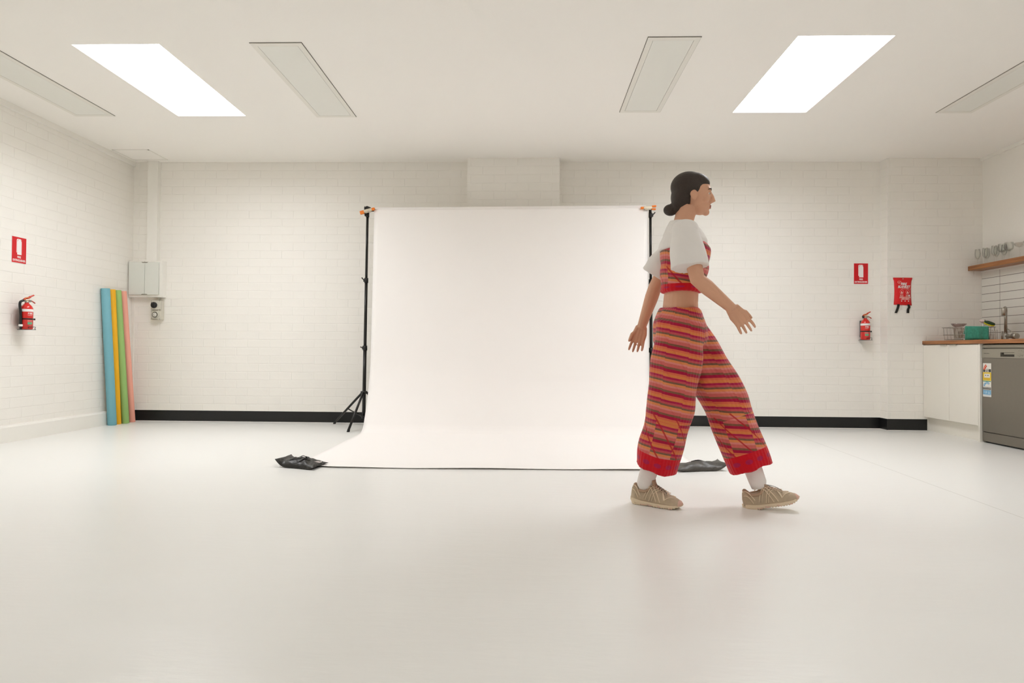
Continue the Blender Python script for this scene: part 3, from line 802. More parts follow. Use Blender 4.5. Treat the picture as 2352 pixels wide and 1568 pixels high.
MB().tube([(0.004, -0.10, 0.048), (0.002, -0.06, 0.085), (0.0, -0.012, 0.118)], [(0.008, 0.006), (0.007, 0.005), (0.006, 0.004)], 10).done('lever', M_METAL, t)
MB().cyl((-0.012, 0.028, -0.0), (-0.012, 0.028, 0.088), 0.009, 14).done('side_spray', M_METAL, t)

# dish rack
t = thing('dish_rack', 'chrome wire dish rack on the worktop left of the tap', 'dish rack', (4.053, 5.92, 0.911))
WX, WY = 0.295, 0.30
wr = 0.0015
def rect(mb, z, inset, r_): mb.tube([(inset, inset, z), (WX - inset, inset, z), (WX - inset, WY - inset, z), (inset, WY - inset, z), (inset, inset, z)], r_, 8)
a = MB(); rect(a, 0.125, 0, 0.0022); rect(a, 0.055, 0.006, wr); rect(a, 0.010, 0.014, 0.002); a.done('frame_rails', M_CHROME, t)
b = MB()
for i in range(9):
    x = 0.014 + (WX - 0.028) * i / 8
    b.tube([(x, 0, 0.125), (x, 0.014, 0.010), (x, WY - 0.014, 0.010), (x, WY, 0.125)], wr * 0.8, 6)
for i in range(7):
    y = 0.014 + (WY - 0.028) * i / 6
    b.tube([(0, y, 0.125), (0.014, y, 0.010), (WX - 0.014, y, 0.010), (WX, y, 0.125)], wr * 0.8, 6)
b.done('wires', M_CHROME, t)
cdd = MB()
for i in range(4):
    x = WX - 0.075 + i * 0.022
    cdd.tube([(x, -0.012, 0.0), (x + 0.004, -0.014, 0.090), (x + 0.010, -0.012, 0.100), (x + 0.016, -0.014, 0.090), (x + 0.012, -0.012, 0.0)], 0.0017, 6)
cdd.done('cutlery_holder', M_CHROME, t)
for (x, y) in ((0.02, 0.02), (WX - 0.02, 0.02), (0.02, WY - 0.02), (WX - 0.02, WY - 0.02)): MB().cyl((x, y, 0), (x, y, 0.010), 0.006, 10).done('foot', M_WHITE, t)

# teal cloth folded over the rack end
cl = MB(); n_ = 26; rg = []
for side in range(1):
    prof = [(-0.010, 0.004), (-0.0085, 0.03), (-0.0065, 0.065), (-0.005, 0.10), (-0.003, 0.124), (0.002, 0.1305), (0.008, 0.124), (0.013, 0.095), (0.018, 0.055)]
    for i in range(n_ + 1):
        u = i / n_
        x = 0.014 + 0.210 * u
        fold = 0.0022 * math.sin(u * 19) + 0.0035 * math.sin(u * 7.3 + 1) - 0.008 * math.exp(-((u - 0.52) / 0.03) ** 2) * 0.6
        rg.append([Vector((x + (0.01 * (q[1] / 0.13 - 1) if u < 0.5 else 0.004 * (1 - q[1] / 0.13)) , q[0] + fold * (1 if j < 5 else -0.2) * (1 - 0.7 * (q[1] / 0.13)), q[1] - (0.004 * math.sin(u * 9) if j == 0 else 0))) for j, q in enumerate(prof)])
cl.rings(rg, (False, False), True, close=False)
M_TEAL = mat('teal_microfibre', (0.055, 0.33, 0.235), 0.9, var=0.35, scale=70, bump=0.002, bump_scale=300, sheen=0.3)
c = cl.done('dish_cloth', M_TEAL, recalc=False)
c.location = (4.053, 5.915, 0.911)
sd = c.modifiers.new('thick', 'SOLIDIFY'); sd.thickness = 0.003; sd.offset = 0
tag(c, 'teal microfibre cloth hung over the near end of the dish rack', 'cloth')

# glass bowls stacked in the rack
def glass_obj(name, prof, loc, label, cat, group=None, n=28, M=None):
    g = MB().lathe(prof, n).done(name, M_GLASS)
    g.location = loc
    if M: g.rotation_euler = M
    tag(g, label, cat, group); return g
tum = [(0.0, 0.0), (0.032, 0.0), (0.038, 0.070), (0.036, 0.070), (0.030, 0.006), (0.0, 0.006)]
glass_obj('glass_tumbler', [(0, 0), (0.036, 0.0), (0.046, 0.105), (0.043, 0.105), (0.034, 0.007), (0, 0.007)], (4.155, 6.135, 0.9245), 'clear glass tumbler standing in the dish rack under the glass bowl', 'glass')
bowl = [(0, 0), (0.026, 0.0), (0.030, 0.006), (0.050, 0.022), (0.063, 0.044), (0.061, 0.0445), (0.048, 0.026), (0.028, 0.010), (0, 0.008)]
bm_ = MB(); NN = 48
rg = []
for (r_, z) in bowl:
    rr = max(r_, 1e-5)
    rg.append([Vector((rr * (1 + 0.035 * math.cos(12 * 2 * PI * i / NN) * (z / 0.044)) * math.cos(2 * PI * i / NN), rr * (1 + 0.035 * math.cos(12 * 2 * PI * i / NN) * (z / 0.044)) * math.sin(2 * PI * i / NN), z)) for i in range(NN)])
bm_.rings(rg)
g = bm_.done('glass_bowl', thin_glass('pinkish_glass', (0.93, 0.88, 0.88), 0.6)); g.location = (4.155, 6.135, 1.0305)
tag(g, 'fluted glass dessert bowl perched on the tumbler in the rack', 'bowl')
for k, (x, y) in enumerate(((4.115, 6.03), (4.235, 6.06))):
    glass_obj('glass_tumbler', [(0, 0), (0.028, 0.0), (0.034, 0.075), (0.031, 0.075), (0.026, 0.006), (0, 0.006)], (x, y, 0.9245),
              ('low glass tumbler in the dish rack on the side near the worktop edge', 'low glass tumbler in the dish rack, nearest the cloth')[k], 'glass')

# washing-up brush with sponge head and white scrubber at the rack corner
t = thing('dish_sponge', 'green and yellow scouring sponge resting on the dish rack rim', 'sponge', (4.300, 5.940, 1.056), (0, R(-2), R(-82)))
SM = Matrix.Rotation(R(24), 4, 'Y')
def lens(mb, z0, z1, M):
    pts = [(0.046 * math.copysign(abs(math.cos(a)) ** 0.7, math.cos(a)), 0.030 * math.copysign(abs(math.sin(a)) ** 0.7, math.sin(a))) for a in [i * 2 * PI / 28 for i in range(28)]]
    rg = [[M @ Vector((x * k, y * k, z)) for x, y in pts] for k, z in ((0.94, z0), (1, z0 + 0.003), (1, z1 - 0.003), (0.93, z1))]
    mb.rings(rg)
a = MB(); lens(a, 0, 0.014, SM); a.done('foam', mat('sponge_yellow', (0.52, 0.46, 0.02), 0.9, var=0.25, scale=150), t)
a = MB(); lens(a, 0.014, 0.027, SM); a.done('scourer', mat('scourer_green', (0.018, 0.045, 0.015), 0.95, var=0.4, scale=200), t)
MB().cyl(SM @ Vector((-0.046, 0, 0.005)), SM @ Vector((-0.060, 0, 0.030)), 0.003, 8).done('clip', M_BLACKP, t)
t = thing('dish_brush', 'pale pink and white dish brush standing in the dish rack', 'brush', (4.315, 6.035, 0.926), (R(4), R(-4), 0))
MB().cyl((0, 0, 0), (0, 0, 0.150), 0.004, 10).done('handle', M_WHITE, t)
MB().sphere((0.0, 0, 0.165), (0.030, 0.030, 0.014), Matrix.Rotation(R(35), 4, 'Y')).done('head', mat('brush_pink', (0.78, 0.62, 0.60), 0.6), t)

# glasses along the shelf
SZ = 1.6742
flute = [(0, 0), (0.029, 0.0), (0.029, 0.0015), (0.006, 0.004), (0.0035, 0.010), (0.0035, 0.050), (0.008, 0.062), (0.022, 0.085), (0.026, 0.115), (0.022, 0.165), (0.0208, 0.165), (0.0246, 0.115), (0.0205, 0.088), (0.006, 0.067), (0, 0.065)]
wine = [(0, 0), (0.031, 0.0), (0.031, 0.0015), (0.006, 0.004), (0.0035, 0.012), (0.0035, 0.070), (0.010, 0.080), (0.032, 0.098), (0.038, 0.120), (0.033, 0.165), (0.0318, 0.165), (0.0367, 0.120), (0.031, 0.101), (0.008, 0.084), (0, 0.083)]
coupe = [(0, 0), (0.032, 0.0), (0.032, 0.0015), (0.006, 0.004), (0.0035, 0.012), (0.0035, 0.085), (0.010, 0.096), (0.036, 0.110), (0.052, 0.138), (0.0508, 0.138), (0.035, 0.113), (0.008, 0.1), (0, 0.099)]
PG = {}
def place_glass(kind, prof, x, y, label, cat='glass'):
    if kind not in PG:
        PG[kind] = MB().lathe(prof, 26).done(kind, M_GLASS); o = PG[kind]
    else:
        o = PG[kind].copy(); COL.objects.link(o)
    o.location = (x, y, SZ); tag(o, label, cat, 'drinking glasses on the timber shelf')
place_glass('champagne_flute', flute, 4.520, 6.395, 'slim champagne flute at the far left end of the shelf')
place_glass('champagne_flute', flute, 4.530, 6.305, 'champagne flute second along from the brick pier on the shelf')
place_glass('champagne_flute', flute, 4.575, 6.345, 'champagne flute tucked against the wall behind the first two flutes')
place_glass('champagne_flute', flute, 4.520, 6.170, 'tall flute third along the front edge of the shelf')
place_glass('champagne_flute', flute, 4.575, 6.215, 'champagne flute against the wall behind the third front flute')
place_glass('wine_glass', wine, 4.525, 6.075, 'wine glass on the shelf front between the flutes and the coupes')
place_glass('champagne_flute', flute, 4.580, 6.125, 'last champagne flute against the wall, beside the wine glasses')
place_glass('wine_glass', wine, 4.520, 5.985, 'wine glass on the shelf front, nearest the coupe glasses')
place_glass('coupe_glass', coupe, 4.530, 5.865, 'wide shallow coupe glass beside the wine glasses on the shelf')
place_glass('coupe_glass', coupe, 4.530, 5.750, 'wide shallow coupe glass in the middle of the visible shelf')
place_glass('coupe_glass', coupe, 4.530, 5.635, 'wide shallow coupe glass at the right edge of the picture on the shelf')
rb = [(0, 0), (0.034, 0.0), (0.040, 0.085), (0.0375, 0.085), (0.032, 0.006), (0, 0.006)]
g = MB(); rg = []
for (r_, z) in rb:
    rr = max(r_, 1e-5); rg.append([Vector((rr * (1 + 0.03 * math.cos(14 * 2 * PI * i / 56)) * math.cos(2 * PI * i / 56), rr * (1 + 0.03 * math.cos(14 * 2 * PI * i / 56)) * math.sin(2 * PI * i / 56), z)) for i in range(56)])
g.rings(rg); g = g.done('glass_tumbler', M_GLASS); g.location = (4.515, 5.560, SZ)
tag(g, 'ribbed glass tumbler at the right picture edge on the shelf front', 'glass', 'drinking glasses on the timber shelf')

# ================================================================== BACKDROP
def light_stand(label, x, y, mirror, lean):
    t = thing('backdrop_stand', label, 'light stand', (x, y, 0), group='black backdrop stands')
    top = 2.16
    def ax(z): return Vector((lean * z / top, 0, z))
    MB().cyl(ax(0.10), ax(0.80), 0.0175, 20).done('lower_pole', M_BLACK, t)
    MB().cyl(ax(0.79), ax(1.47), 0.0150, 20).done('middle_pole', M_BLACK, t)
    MB().cyl(ax(1.46), ax(top), 0.0125, 20).done('upper_pole', M_BLACK, t)
    s_ = mirror
    for z, r_ in ((0.795, 0.0225), (1.475, 0.020), (2.138, 0.017)):
        c = ax(z)
        o = MB().cyl(c - Vector((0, 0, 0.022)), c + Vector((0, 0, 0.026)), r_, 20).box(min(0, s_ * 0.028), max(0, s_ * 0.028), -0.010, 0.010, -0.012, 0.018, M=Matrix.Translation(c), bevel=0.003).done('clamp_collar', M_BLACKP, t)
        kz = 0.018 if z > 1 else 0.008
        MB().tube([c + Vector((s_ * 0.022, 0, kz * 0.2)), c + Vector((s_ * 0.036, 0, kz)), c + Vector((s_ * 0.046, 0, kz * 1.7))], [0.005, 0.005, 0.0065], 8).done('wing_screw', M_BLACKP, o)
    c = ax(0.355)
    MB().cyl(c - Vector((0, 0, 0.012)), c + Vector((0, 0, 0.010)), 0.026, 20).cyl(c + Vector((-0.034, 0, 0)), c + Vector((0.030, 0, 0.002)), 0.008, 10).done('leg_collar', M_BLACKP, t)
    c2 = ax(0.105)
    MB().cyl(c2 - Vector((0, 0, 0.014)), c2 + Vector((0, 0, 0.014)), 0.0225, 20).done('brace_collar', M_BLACKP, t)
    for a in ((145, 262, 20) if mirror < 0 else (35, 278, 160)):
        d = Vector((math.cos(R(a)), math.sin(R(a)), 0))
        rad = 0.46
        if a in (145, 35): rad = 0.46
        if a in (262, 278): rad = 0.36
        if a in (20, 160): rad = 0.33
        p0 = ax(0.350) + d * 0.026; p1 = d * rad + Vector((0, 0, 0.012))
        l_ = MB().cyl(p0, p1, 0.0115, 14).done('leg', M_BLACK, t)
        MB().cyl(p1 - d * 0.012 + Vector((0, 0, 0.010)), p1 + Vector((0, 0, -0.012)) + d * 0.004, 0.0135, 14).done('rubber_foot', M_BLACKP, l_)
        mid = p0.lerp(p1, 0.52)
        MB().cyl(ax(0.105) + d * 0.02, mid, 0.0065, 10).cyl(mid - Vector((0, 0.008, 0)), mid + Vector((0, 0.008, 0)), 0.005, 8).done('brace', M_BLACK, t)
    # top spigot with the hook for the crossbar
    MB().cyl(ax(top), ax(top + 0.03), 0.008, 12).done('spigot', M_BLACK, t)
    return t

light_stand('black backdrop stand to the left of the white paper sheet', -1.655, 6.22, -1, 0.018)
light_stand('black backdrop stand to the right of the paper, behind the walking person', 1.222, 6.22, 1, -0.022)

t = thing('crossbar', 'black telescopic crossbar carrying the white paper roll between the stands', 'crossbar', (-0.2, 6.22, 2.178))
MB().cyl((-1.46, 0, 0.006), (1.40, 0, 0.030), 0.012, 16).done('bar', M_BLACK, t)
for s_, x in ((-1, -1.440), (1, 1.398)):
    h = MB().tube([(x - 0.018, -0.012, -0.012), (x - 0.016, -0.014, 0.030), (x + 0.0, -0.014, 0.034), (x + 0.03, -0.012, 0.026), (x + 0.046, -0.012, 0.016)], [0.010, 0.014, 0.015, 0.011, 0.008], 10) if s_ < 0 else MB().cyl((x + 0.0, 0, -0.02), (x, 0, 0.028), 0.014, 12)
    if s_ < 0: h.tube([(x - 0.014, -0.014, 0.030), (x - 0.026, -0.014, 0.044)], [0.0035, 0.003], 8)
    h.done('end_hook', M_BLACKP, t)

t = thing('paper_backdrop', 'wide white seamless paper backdrop hanging from a roll and sweeping over the floor', 'backdrop', (-0.2, 6.22, 0))
rl = MB(); rg = []
RA, RB = Vector((-1.365, 0, 2.180)), Vector((1.352, 0, 2.206))
for q, e in ((RA, 0.022), (RA, 0.033), (RB, 0.033), (RB, 0.022), (RA, 0.022)):
    rg.append([q + Vector((0, e * math.cos(2 * PI * k / 40), e * math.sin(2 * PI * k / 40))) for k in range(40)])
rl.rings(rg, (False, False)).done('paper_roll', M_PAPER, t)
# sheet: profile (y, z) pulled off the front of the roll, sweeping onto the floor
prof = [(6.186, 2.185), (6.180, 2.05), (6.160, 1.6), (6.138, 1.25), (6.115, 0.92), (6.085, 0.60), (6.040, 0.42), (5.975, 0.27), (5.890, 0.115), (5.850, 0.055), (5.790, 0.018), (5.700, 0.0045), (5.30, 0.0025), (4.60, 0.0025), (4.20, 0.003), (4.085, 0.0065)]
pp = smooth_curve([(0, a_, b_) for a_, b_ in prof], 6)
sh = MB(); rg = []
nx = 60
for q in pp:
    row = []
    for i in range(nx + 1):
        u = i / nx; x = -1.36 + 2.725 * u
        z = q.z; y = q.y - 6.22
        if q.z > 1.9: z += 0.026 * (u) * (q.z - 1.9) / 0.285
        if 0.5 < q.z < 1.9: y += 0.006 * math.sin(u * 5 + q.z * 2)
        if q.y < 4.4: y += (max(0, u - 0.3) * 0.07 + max(0, 0.09 - u) * 1.1) * (4.4 - q.y) / 0.3; z += 0.0022 * (1 + math.sin(u * 17)) * (4.4 - q.y) / 0.3
        row.append(Vector((x, y, z)))
    rg.append(row)
sh.rings(rg, (False, False), True, close=False)
s_ = sh.done('sheet', M_PAPER, t)
sd = s_.modifiers.new('thick', 'SOLIDIFY'); sd.thickness = 0.0012; sd.offset = 0

# spring clamps
def clamp(label, loc, ang, flip):
    t = thing('spring_clamp', label, 'clamp', loc, (0, R(ang), 0), 'orange tipped spring clamps')
    s_ = flip
    MB().box(-0.042, 0.042, -0.011, 0.011, -0.013, 0.015, bevel=0.004).box(-0.03, 0.03, -0.009, 0.009, -0.021, -0.012, bevel=0.003).done('body', M_ALU, t)
    MB().cyl((0.004, -0.013, -0.012), (0.004, 0.013, -0.012), 0.007, 12).done('spring', M_CHROME, t)
    MB().box(0.040, 0.070, -0.013, 0.013, -0.013, 0.013, bevel=0.005).done('jaw_pad', M_ORANGE, t) if s_ > 0 else MB().box(-0.070, -0.040, -0.013, 0.013, -0.011, 0.011, bevel=0.005).done('jaw_pad', M_ORANGE, t)
    if s_ > 0:
        MB().box(-0.082, -0.040, -0.013, 0.013, -0.021, 0.013, bevel=0.005).done('handle_grip', M_ORANGE, t)
    else:
        MB().box(0.038, 0.082, -0.012, 0.012, 0.000, 0.018, bevel=0.004, M=Matrix.Rotation(R(-3), 4, 'Y')).done('handle_grip', M_ORANGE, t)
        MB().box(0.038, 0.078, -0.012, 0.012, -0.020, -0.004, bevel=0.004, M=Matrix.Rotation(R(4), 4, 'Y')).done('handle_grip', M_ORANGE, t)
    return t
clamp('orange tipped spring clamp tilted on top of the left backdrop stand', (-1.620, 6.168, 2.172), -15, 1)
clamp('orange tipped spring clamp lying level on top of the right backdrop stand', (1.165, 6.168, 2.203), -2, -1)

# weight bags on the paper corners
M_VINYL = mat('black_vinyl', (0.018, 0.016, 0.0135), 0.42, var=0.3, scale=20, bump=0.0035, bump_scale=38)
M_VINYLG = mat('dark_grey_vinyl', (0.060, 0.054, 0.046), 0.42, var=0.15, scale=30, bump=0.0035, bump_scale=34)
def sandbag(label, loc, rotz, m, Lx, Ly, H, tip_l, tip_r, skew, straps):
    t = thing('weight_bag', label, 'weight bag', loc, (0, 0, rotz), 'dark weight bags on the paper corners')
    nx, ny = 30, 16
    b = MB(); top = []; bot = []
    for i in range(nx + 1):
        u = -1 + 2 * i / nx
        for_, fb = [], []
        for j in range(ny + 1):
            v = -1 + 2 * j / ny
            edge = max(0.0, (1 - abs(u) ** 2.4)) ** 0.62 * max(0.0, (1 - abs(v) ** 2.6)) ** 0.6
            pin = 1 - 0.10 * (1 - abs(v)) * abs(u) ** 3
            x = u * Lx / 2 * pin; y = v * Ly / 2 * (1 - 0.12 * (1 - abs(u))) + skew * u
            lift = (tip_l if u < 0 else tip_r) * max(0, (abs(u) - 0.45) / 0.55) ** 2 
            lump = 0.006 * math.sin(u * 6.1 + 1) * math.cos(v * 4.0 + u * 3) + 0.004 * math.sin(u * 13 + v * 7)
            for_.append(Vector((x, y, 0.004 + H * 0.92 * edge + lump * edge + lift)))
            fb.append(Vector((x, y, max(0.0015, 0.004 - H * 0.05 * edge) + lift - 0.002)))
        top.append(for_); bot.append(fb)
    rg = [a + list(reversed(c)) for a, c in zip(top, bot)]
    b.rings(rg, (True, True), True)
    b.done('bag', m, t)
    def surf(u, v):
        fi = (u + 1) / 2 * nx; fj = (v + 1) / 2 * ny
        i, j = min(int(fi), nx - 1), min(int(fj), ny - 1); du, dv = fi - i, fj - j
        return top[i][j] * (1 - du) * (1 - dv) + top[i + 1][j] * du * (1 - dv) + top[i][j + 1] * (1 - du) * dv + top[i + 1][j + 1] * du * dv
    for (u0, v0, u1, v1, w_, rise, nm) in straps:
        st = MB(); rg = []
        P0, P1 = Vector((u0, v0)), Vector((u1, v1))
        d2 = Vector(((P1 - P0).x * Lx, (P1 - P0).y * Ly)).normalized(); nrm = Vector((-d2.y, d2.x))
        for k in range(13):
            s = k / 12; uv = P0.lerp(P1, s)
            a = Vector((uv.x + nrm.x * w_ / Lx, uv.y + nrm.y * w_ / Ly)); c = Vector((uv.x - nrm.x * w_ / Lx, uv.y - nrm.y * w_ / Ly))
            cl_ = lambda q: (max(-0.98, min(0.98, q.x)), max(-0.98, min(0.98, q.y)))
            h_ = rise * math.sin(PI * s) + 0.003
            pa, pc = surf(*cl_(a)), surf(*cl_(c))
            up = Vector((0, 0, 1))
            rg.append([pa + up * h_, pc + up * h_, pc + up * (h_ - 0.0025), pa + up * (h_ - 0.0025)])
        st.rings(rg, (True, True), False)
        st.done(nm, m, t)
    if tip_l > 0.035 and straps and len(straps) > 3:
        wp = MB(); rg = []
        for k in range(7):
            u = 0.70 + 0.24 * k / 6
            hw = 0.055 * (1 - k / 8)
            rg.append([surf(u, 0.25 + s2 * hw / Ly * 2) + Vector((0, 0, 0.0018 + e)) for s2, e in ((-1, 0), (1, 0), (1, -0.001), (-1, -0.001))])
        wp.rings(rg, (True, True), False)
        wp.done('printed_label', mat('label_grey_print', (0.50, 0.46, 0.45), 0.6, var=0.5, scale=120), t)
    return t
sandbag('black weight bag with crossed straps on the left front paper corner', (-1.512, 4.135, 0.0015), R(-10), M_VINYL, 0.300, 0.200, 0.052, 0.050, 0.012, -0.02,
        [(-0.55, 0.9, 0.0, -0.1, 0.020, 0.006, 'strap'), (-0.1, 0.85, 0.45, -0.2, 0.020, 0.010, 'strap'), (-0.55, 0.35, 0.35, 0.25, 0.018, 0.008, 'strap'), (-0.45, -0.55, -0.05, -0.1, 0.022, 0.006, 'strap'), (0.0, -0.7, 0.3, -0.15, 0.022, 0.006, 'strap')])
sandbag('dark grey crinkled weight bag on the right front paper corner', (1.140, 4.205, 0.0015), R(6), M_VINYLG, 0.345, 0.18, 0.047, 0.010, 0.045, 0.015,
        [(-0.2, 0.6, 0.25, 0.1, 0.014, 0.004, 'seam_flap')])

# ================================================================== THE PERSON
O = Vector((0.770, 3.205, 0)); HD = R(-12)
PM = Matrix.Translation(O) @ Matrix.Rotation(HD, 4, 'Z')   # local: x forward, y left (away from camera), z up

def loft(mb, pts, rad, n=20, caps=(True, True), ref=None):
    """tube with elliptical rings; rad = (side, front) radii; ref = side direction"""
    P = [Vector(p) for p in pts]; rg = []
    for i, p in enumerate(P):
        tdir = (P[min(i + 1, len(P) - 1)] - P[max(i - 1, 0)]).normalized()
        sd = Vector(ref or (0, 1, 0)); sd = (sd - tdir * sd.dot(tdir)).normalized()
        fw = tdir.cross(sd)
        a, b = rad[i] if isinstance(rad[i], tuple) else (rad[i], rad[i])
        rg.append([p + sd * a * math.cos(2 * PI * k / n) + fw * b * math.sin(2 * PI * k / n) for k in range(n)])
    mb.rings(rg, caps); return mb

def remesh(mb, voxel, smooth=2, name='tmp', dec=None):
    """fuse overlapping solids into one continuous skin"""
    o = mb.done(name, M_WHITE)
    r = o.modifiers.new('r', 'REMESH'); r.mode = 'VOXEL'; r.voxel_size = voxel; r.use_smooth_shade = True
    if smooth:
        s = o.modifiers.new('s', 'SMOOTH'); s.factor = 0.5; s.iterations = smooth
    dg = bpy.context.evaluated_depsgraph_get(); dg.update()
    me = bpy.data.meshes.new_from_object(o.evaluated_get(dg))
    bpy.data.objects.remove(o)
    for p_ in me.polygons: p_.use_smooth = True
    return me

person = thing('person', 'person in a white tee and striped knit outfit striding right past the backdrop', 'person', O, (0, 0, HD))
def pobj(name, me, m, parent=None):
    me.materials.clear(); me.materials.append(m)
    me.name = name
    o = bpy.data.objects.new(name, me); COL.objects.link(o); o.parent = parent or person
    return o

# joints (local): x forward, y + is the person's left (far side)
HIPR, HIPL = Vector((0.000, -0.085, 0.90)), Vector((0.012, 0.085, 0.90))
KNR, KNL = Vector((-0.045, -0.070, 0.505)), Vector((0.235, 0.075, 0.520))
ANR, ANL = Vector((-0.170, -0.012, 0.110)), Vector((0.385, 0.060, 0.135))
SHR, SHL = Vector((0.020, -0.165, 1.385)), Vector((0.005, 0.165, 1.385))
ELR, ELL = Vector((0.075, -0.215, 1.130)), Vector((-0.125, 0.205, 1.140))
WRR, WRL = Vector((0.240, -0.190, 0.985)), Vector((-0.200, 0.195, 0.910))
HEAD = Vector((0.065, 0, 1.583))

skin = mat('skin', (0.62, 0.335, 0.215), 0.5, var=0.04, scale=14)
body = MB()
# trunk
loft(body, [(0, 0, 0.86), (0, 0, 0.94), (0.004, 0, 1.04), (0.010, 0, 1.13), (0.020, 0, 1.22), (0.022, 0, 1.31), (0.014, 0, 1.385), (0.010, 0, 1.43)],
     [(0.130, 0.09), (0.134, 0.092), (0.122, 0.086), (0.118, 0.084), (0.138, 0.100), (0.150, 0.105), (0.135, 0.082), (0.060, 0.055)], 24)
# neck
loft(body, [(0.006, 0, 1.40), (0.018, 0, 1.455), (0.038, 0, 1.53)], [0.056, 0.049, 0.050], 18)
# legs
for H_, K_, A_ in ((HIPR, KNR, ANR), (HIPL, KNL, ANL)):
    loft(body, [H_ + Vector((0, 0, 0.03)), H_.lerp(K_, 0.25), H_.lerp(K_, 0.65), K_, K_.lerp(A_, 0.3) + Vector((-0.012, 0, 0)), K_.lerp(A_, 0.65), A_, A_ + Vector((0.0, 0, -0.03))],
         [0.076, 0.078, 0.065, 0.054, 0.052, 0.037, 0.028, 0.027], 18)
# arms
for S_, E_, W_ in ((SHR, ELR, WRR), (SHL, ELL, WRL)):
    sg = 1 if S_.y > 0 else -1
    loft(body, [S_ + Vector((0, -sg * 0.055, -0.004)), S_, S_.lerp(E_, 0.35), S_.lerp(E_, 0.75), E_, E_.lerp(W_, 0.25), E_.lerp(W_, 0.7), W_],
         [0.036, 0.044, 0.042, 0.038, 0.036, 0.037, 0.029, 0.024], 16)
# hands: palm + five separately bent digits
def hand(mb, W_, E_, sg):
    d = (W_ - E_).normalized()
    d = (d + Vector((0.0, 0, -0.35))).normalized()
    side = Vector((0, -sg, 0)); side = (side - d * side.dot(d)).normalized()   # palm normal faces the body
    acr = d.cross(side).normalized()                                             # across the knuckles
    if acr.z < 0: acr = -acr
    fw = -acr                                                                    # little-finger side
    P = W_
    for off in (-0.0265, -0.009, 0.009, 0.0265):
        loft(mb, [P + acr * off * 0.7 - d * 0.01, P + d * 0.03 + acr * off, P + d * 0.078 + acr * off], [(0.012, 0.013), (0.0125, 0.0135), (0.0105, 0.0095)], 10, ref=side)
    lens_ = (0.058, 0.071, 0.076, 0.068)
    for i, off in enumerate((-0.0300, -0.0100, 0.0100, 0.0300)):
        L = lens_[i]; b0 = P + d * 0.074 + acr * off
        c1 = 0.35 + 0.07 * (3 - i)
        fan = acr * off * 4.0
        d1 = (d + side * c1 + fan).normalized(); d2 = (d + side * (c1 + 0.45) + fan * 0.6).normalized(); d3 = (d * 0.8 + side * 1.0).normalized()
        p1 = b0 + d1 * L * 0.45; p2 = p1 + d2 * L * 0.32; p3 = p2 + d3 * L * 0.25
        loft(mb, [b0 - d * 0.008, b0, p1, p2, p3], [0.0080, 0.0080, 0.0074, 0.0067, 0.0050], 10, ref=side + acr * 0.1)
    tb = P + d * 0.022 + acr * 0.022
    td = (d * 0.75 + acr * 0.62 + side * 0.35).normalized(); td2 = (d + acr * 0.15 + side * 0.35).normalized()
    loft(mb, [tb - td * 0.01, tb + td * 0.028, tb + td * 0.028 + td2 * 0.026, tb + td * 0.028 + td2 * 0.046], [0.0125, 0.011, 0.0095, 0.0070], 10, ref=side)
hand(body, WRR, ELR, -1); hand(body, WRL, ELL, 1)
# head: cranium, face, jaw, nose, brow, lips, ears
HT = Matrix.Translation(HEAD) @ Matrix.Rotation(R(4), 4, 'Y')
def hs(c, r, M=None, u=24, v=16): body.sphere(HT @ Vector(c), r, M or Matrix.Rotation(R(4), 4, 'Y'), u, v)
hs((-0.016, 0, 0.030), (0.090, 0.073, 0.080))
hs((0.020, 0, 0.005), (0.068, 0.066, 0.085))
hs((0.038, 0, -0.055), (0.046, 0.046, 0.045))
hs((0.067, 0, -0.085), (0.018, 0.021, 0.018))
hs((0.060, 0, -0.052), (0.025, 0.030, 0.028))
hs((0.070, 0, 0.026), (0.016, 0.046, 0.014))
for sy in (-1, 1):
    hs((0.056, sy * 0.036, -0.022), (0.024, 0.022, 0.022))
    hs((0.0655, sy * 0.031, 0.0135), (0.0150, 0.019, 0.0075)); hs((0.0640, sy * 0.031, -0.0075), (0.0145, 0.018, 0.0060))
    hs((0.000, sy * 0.072, -0.012), (0.018, 0.008, 0.029), Matrix.Rotation(R(-12), 4, 'Y'))
    hs((0.086, sy * 0.010, -0.030), (0.010, 0.008, 0.007))
loft(body, [HT @ Vector((0.078, 0, 0.018)), HT @ Vector((0.092, 0, -0.006)), HT @ Vector((0.1005, 0, -0.025)), HT @ Vector((0.084, 0, -0.037))], [(0.008, 0.008), (0.009, 0.010), (0.0115, 0.011), (0.010, 0.006)], 12)
hs((0.079, 0, -0.052), (0.011, 0.022, 0.0065)); hs((0.078, 0, -0.063), (0.011, 0.019, 0.0070))
me = remesh(body, 0.0036, 2, 'body')
pobj('body', me, skin)
# face details
for sy in (-1, 1):
    ey = MB().sphere(HT @ Vector((0.0670, sy * 0.031, 0.003)), 0.0120, None, 18, 12).done('eye', mat('eye_white', (0.75, 0.72, 0.68), 0.2), person)
    MB().sphere(HT @ Vector((0.0760, sy * 0.0320, 0.003)), (0.0042, 0.0060, 0.0060), None, 14, 10).done('iris', mat('eye_dark', (0.03, 0.018, 0.01), 0.15), ey)
HAIR = mat('dark_brown_hair', (0.030, 0.018, 0.012), 0.55, var=0.35, scale=90, bump=0.002, bump_scale=160)
for sy in (-1, 1): MB().tube([HT @ Vector((0.084, sy * 0.014, 0.024)), HT @ Vector((0.082, sy * 0.032, 0.0285)), HT @ Vector((0.070, sy * 0.050, 0.021))], [(0.0028, 0.003), (0.003, 0.0035), (0.002, 0.002)], 8).done('eyebrow', HAIR, person)
lp = MB(); LPM = mat('lips', (0.45, 0.15, 0.12), 0.4)
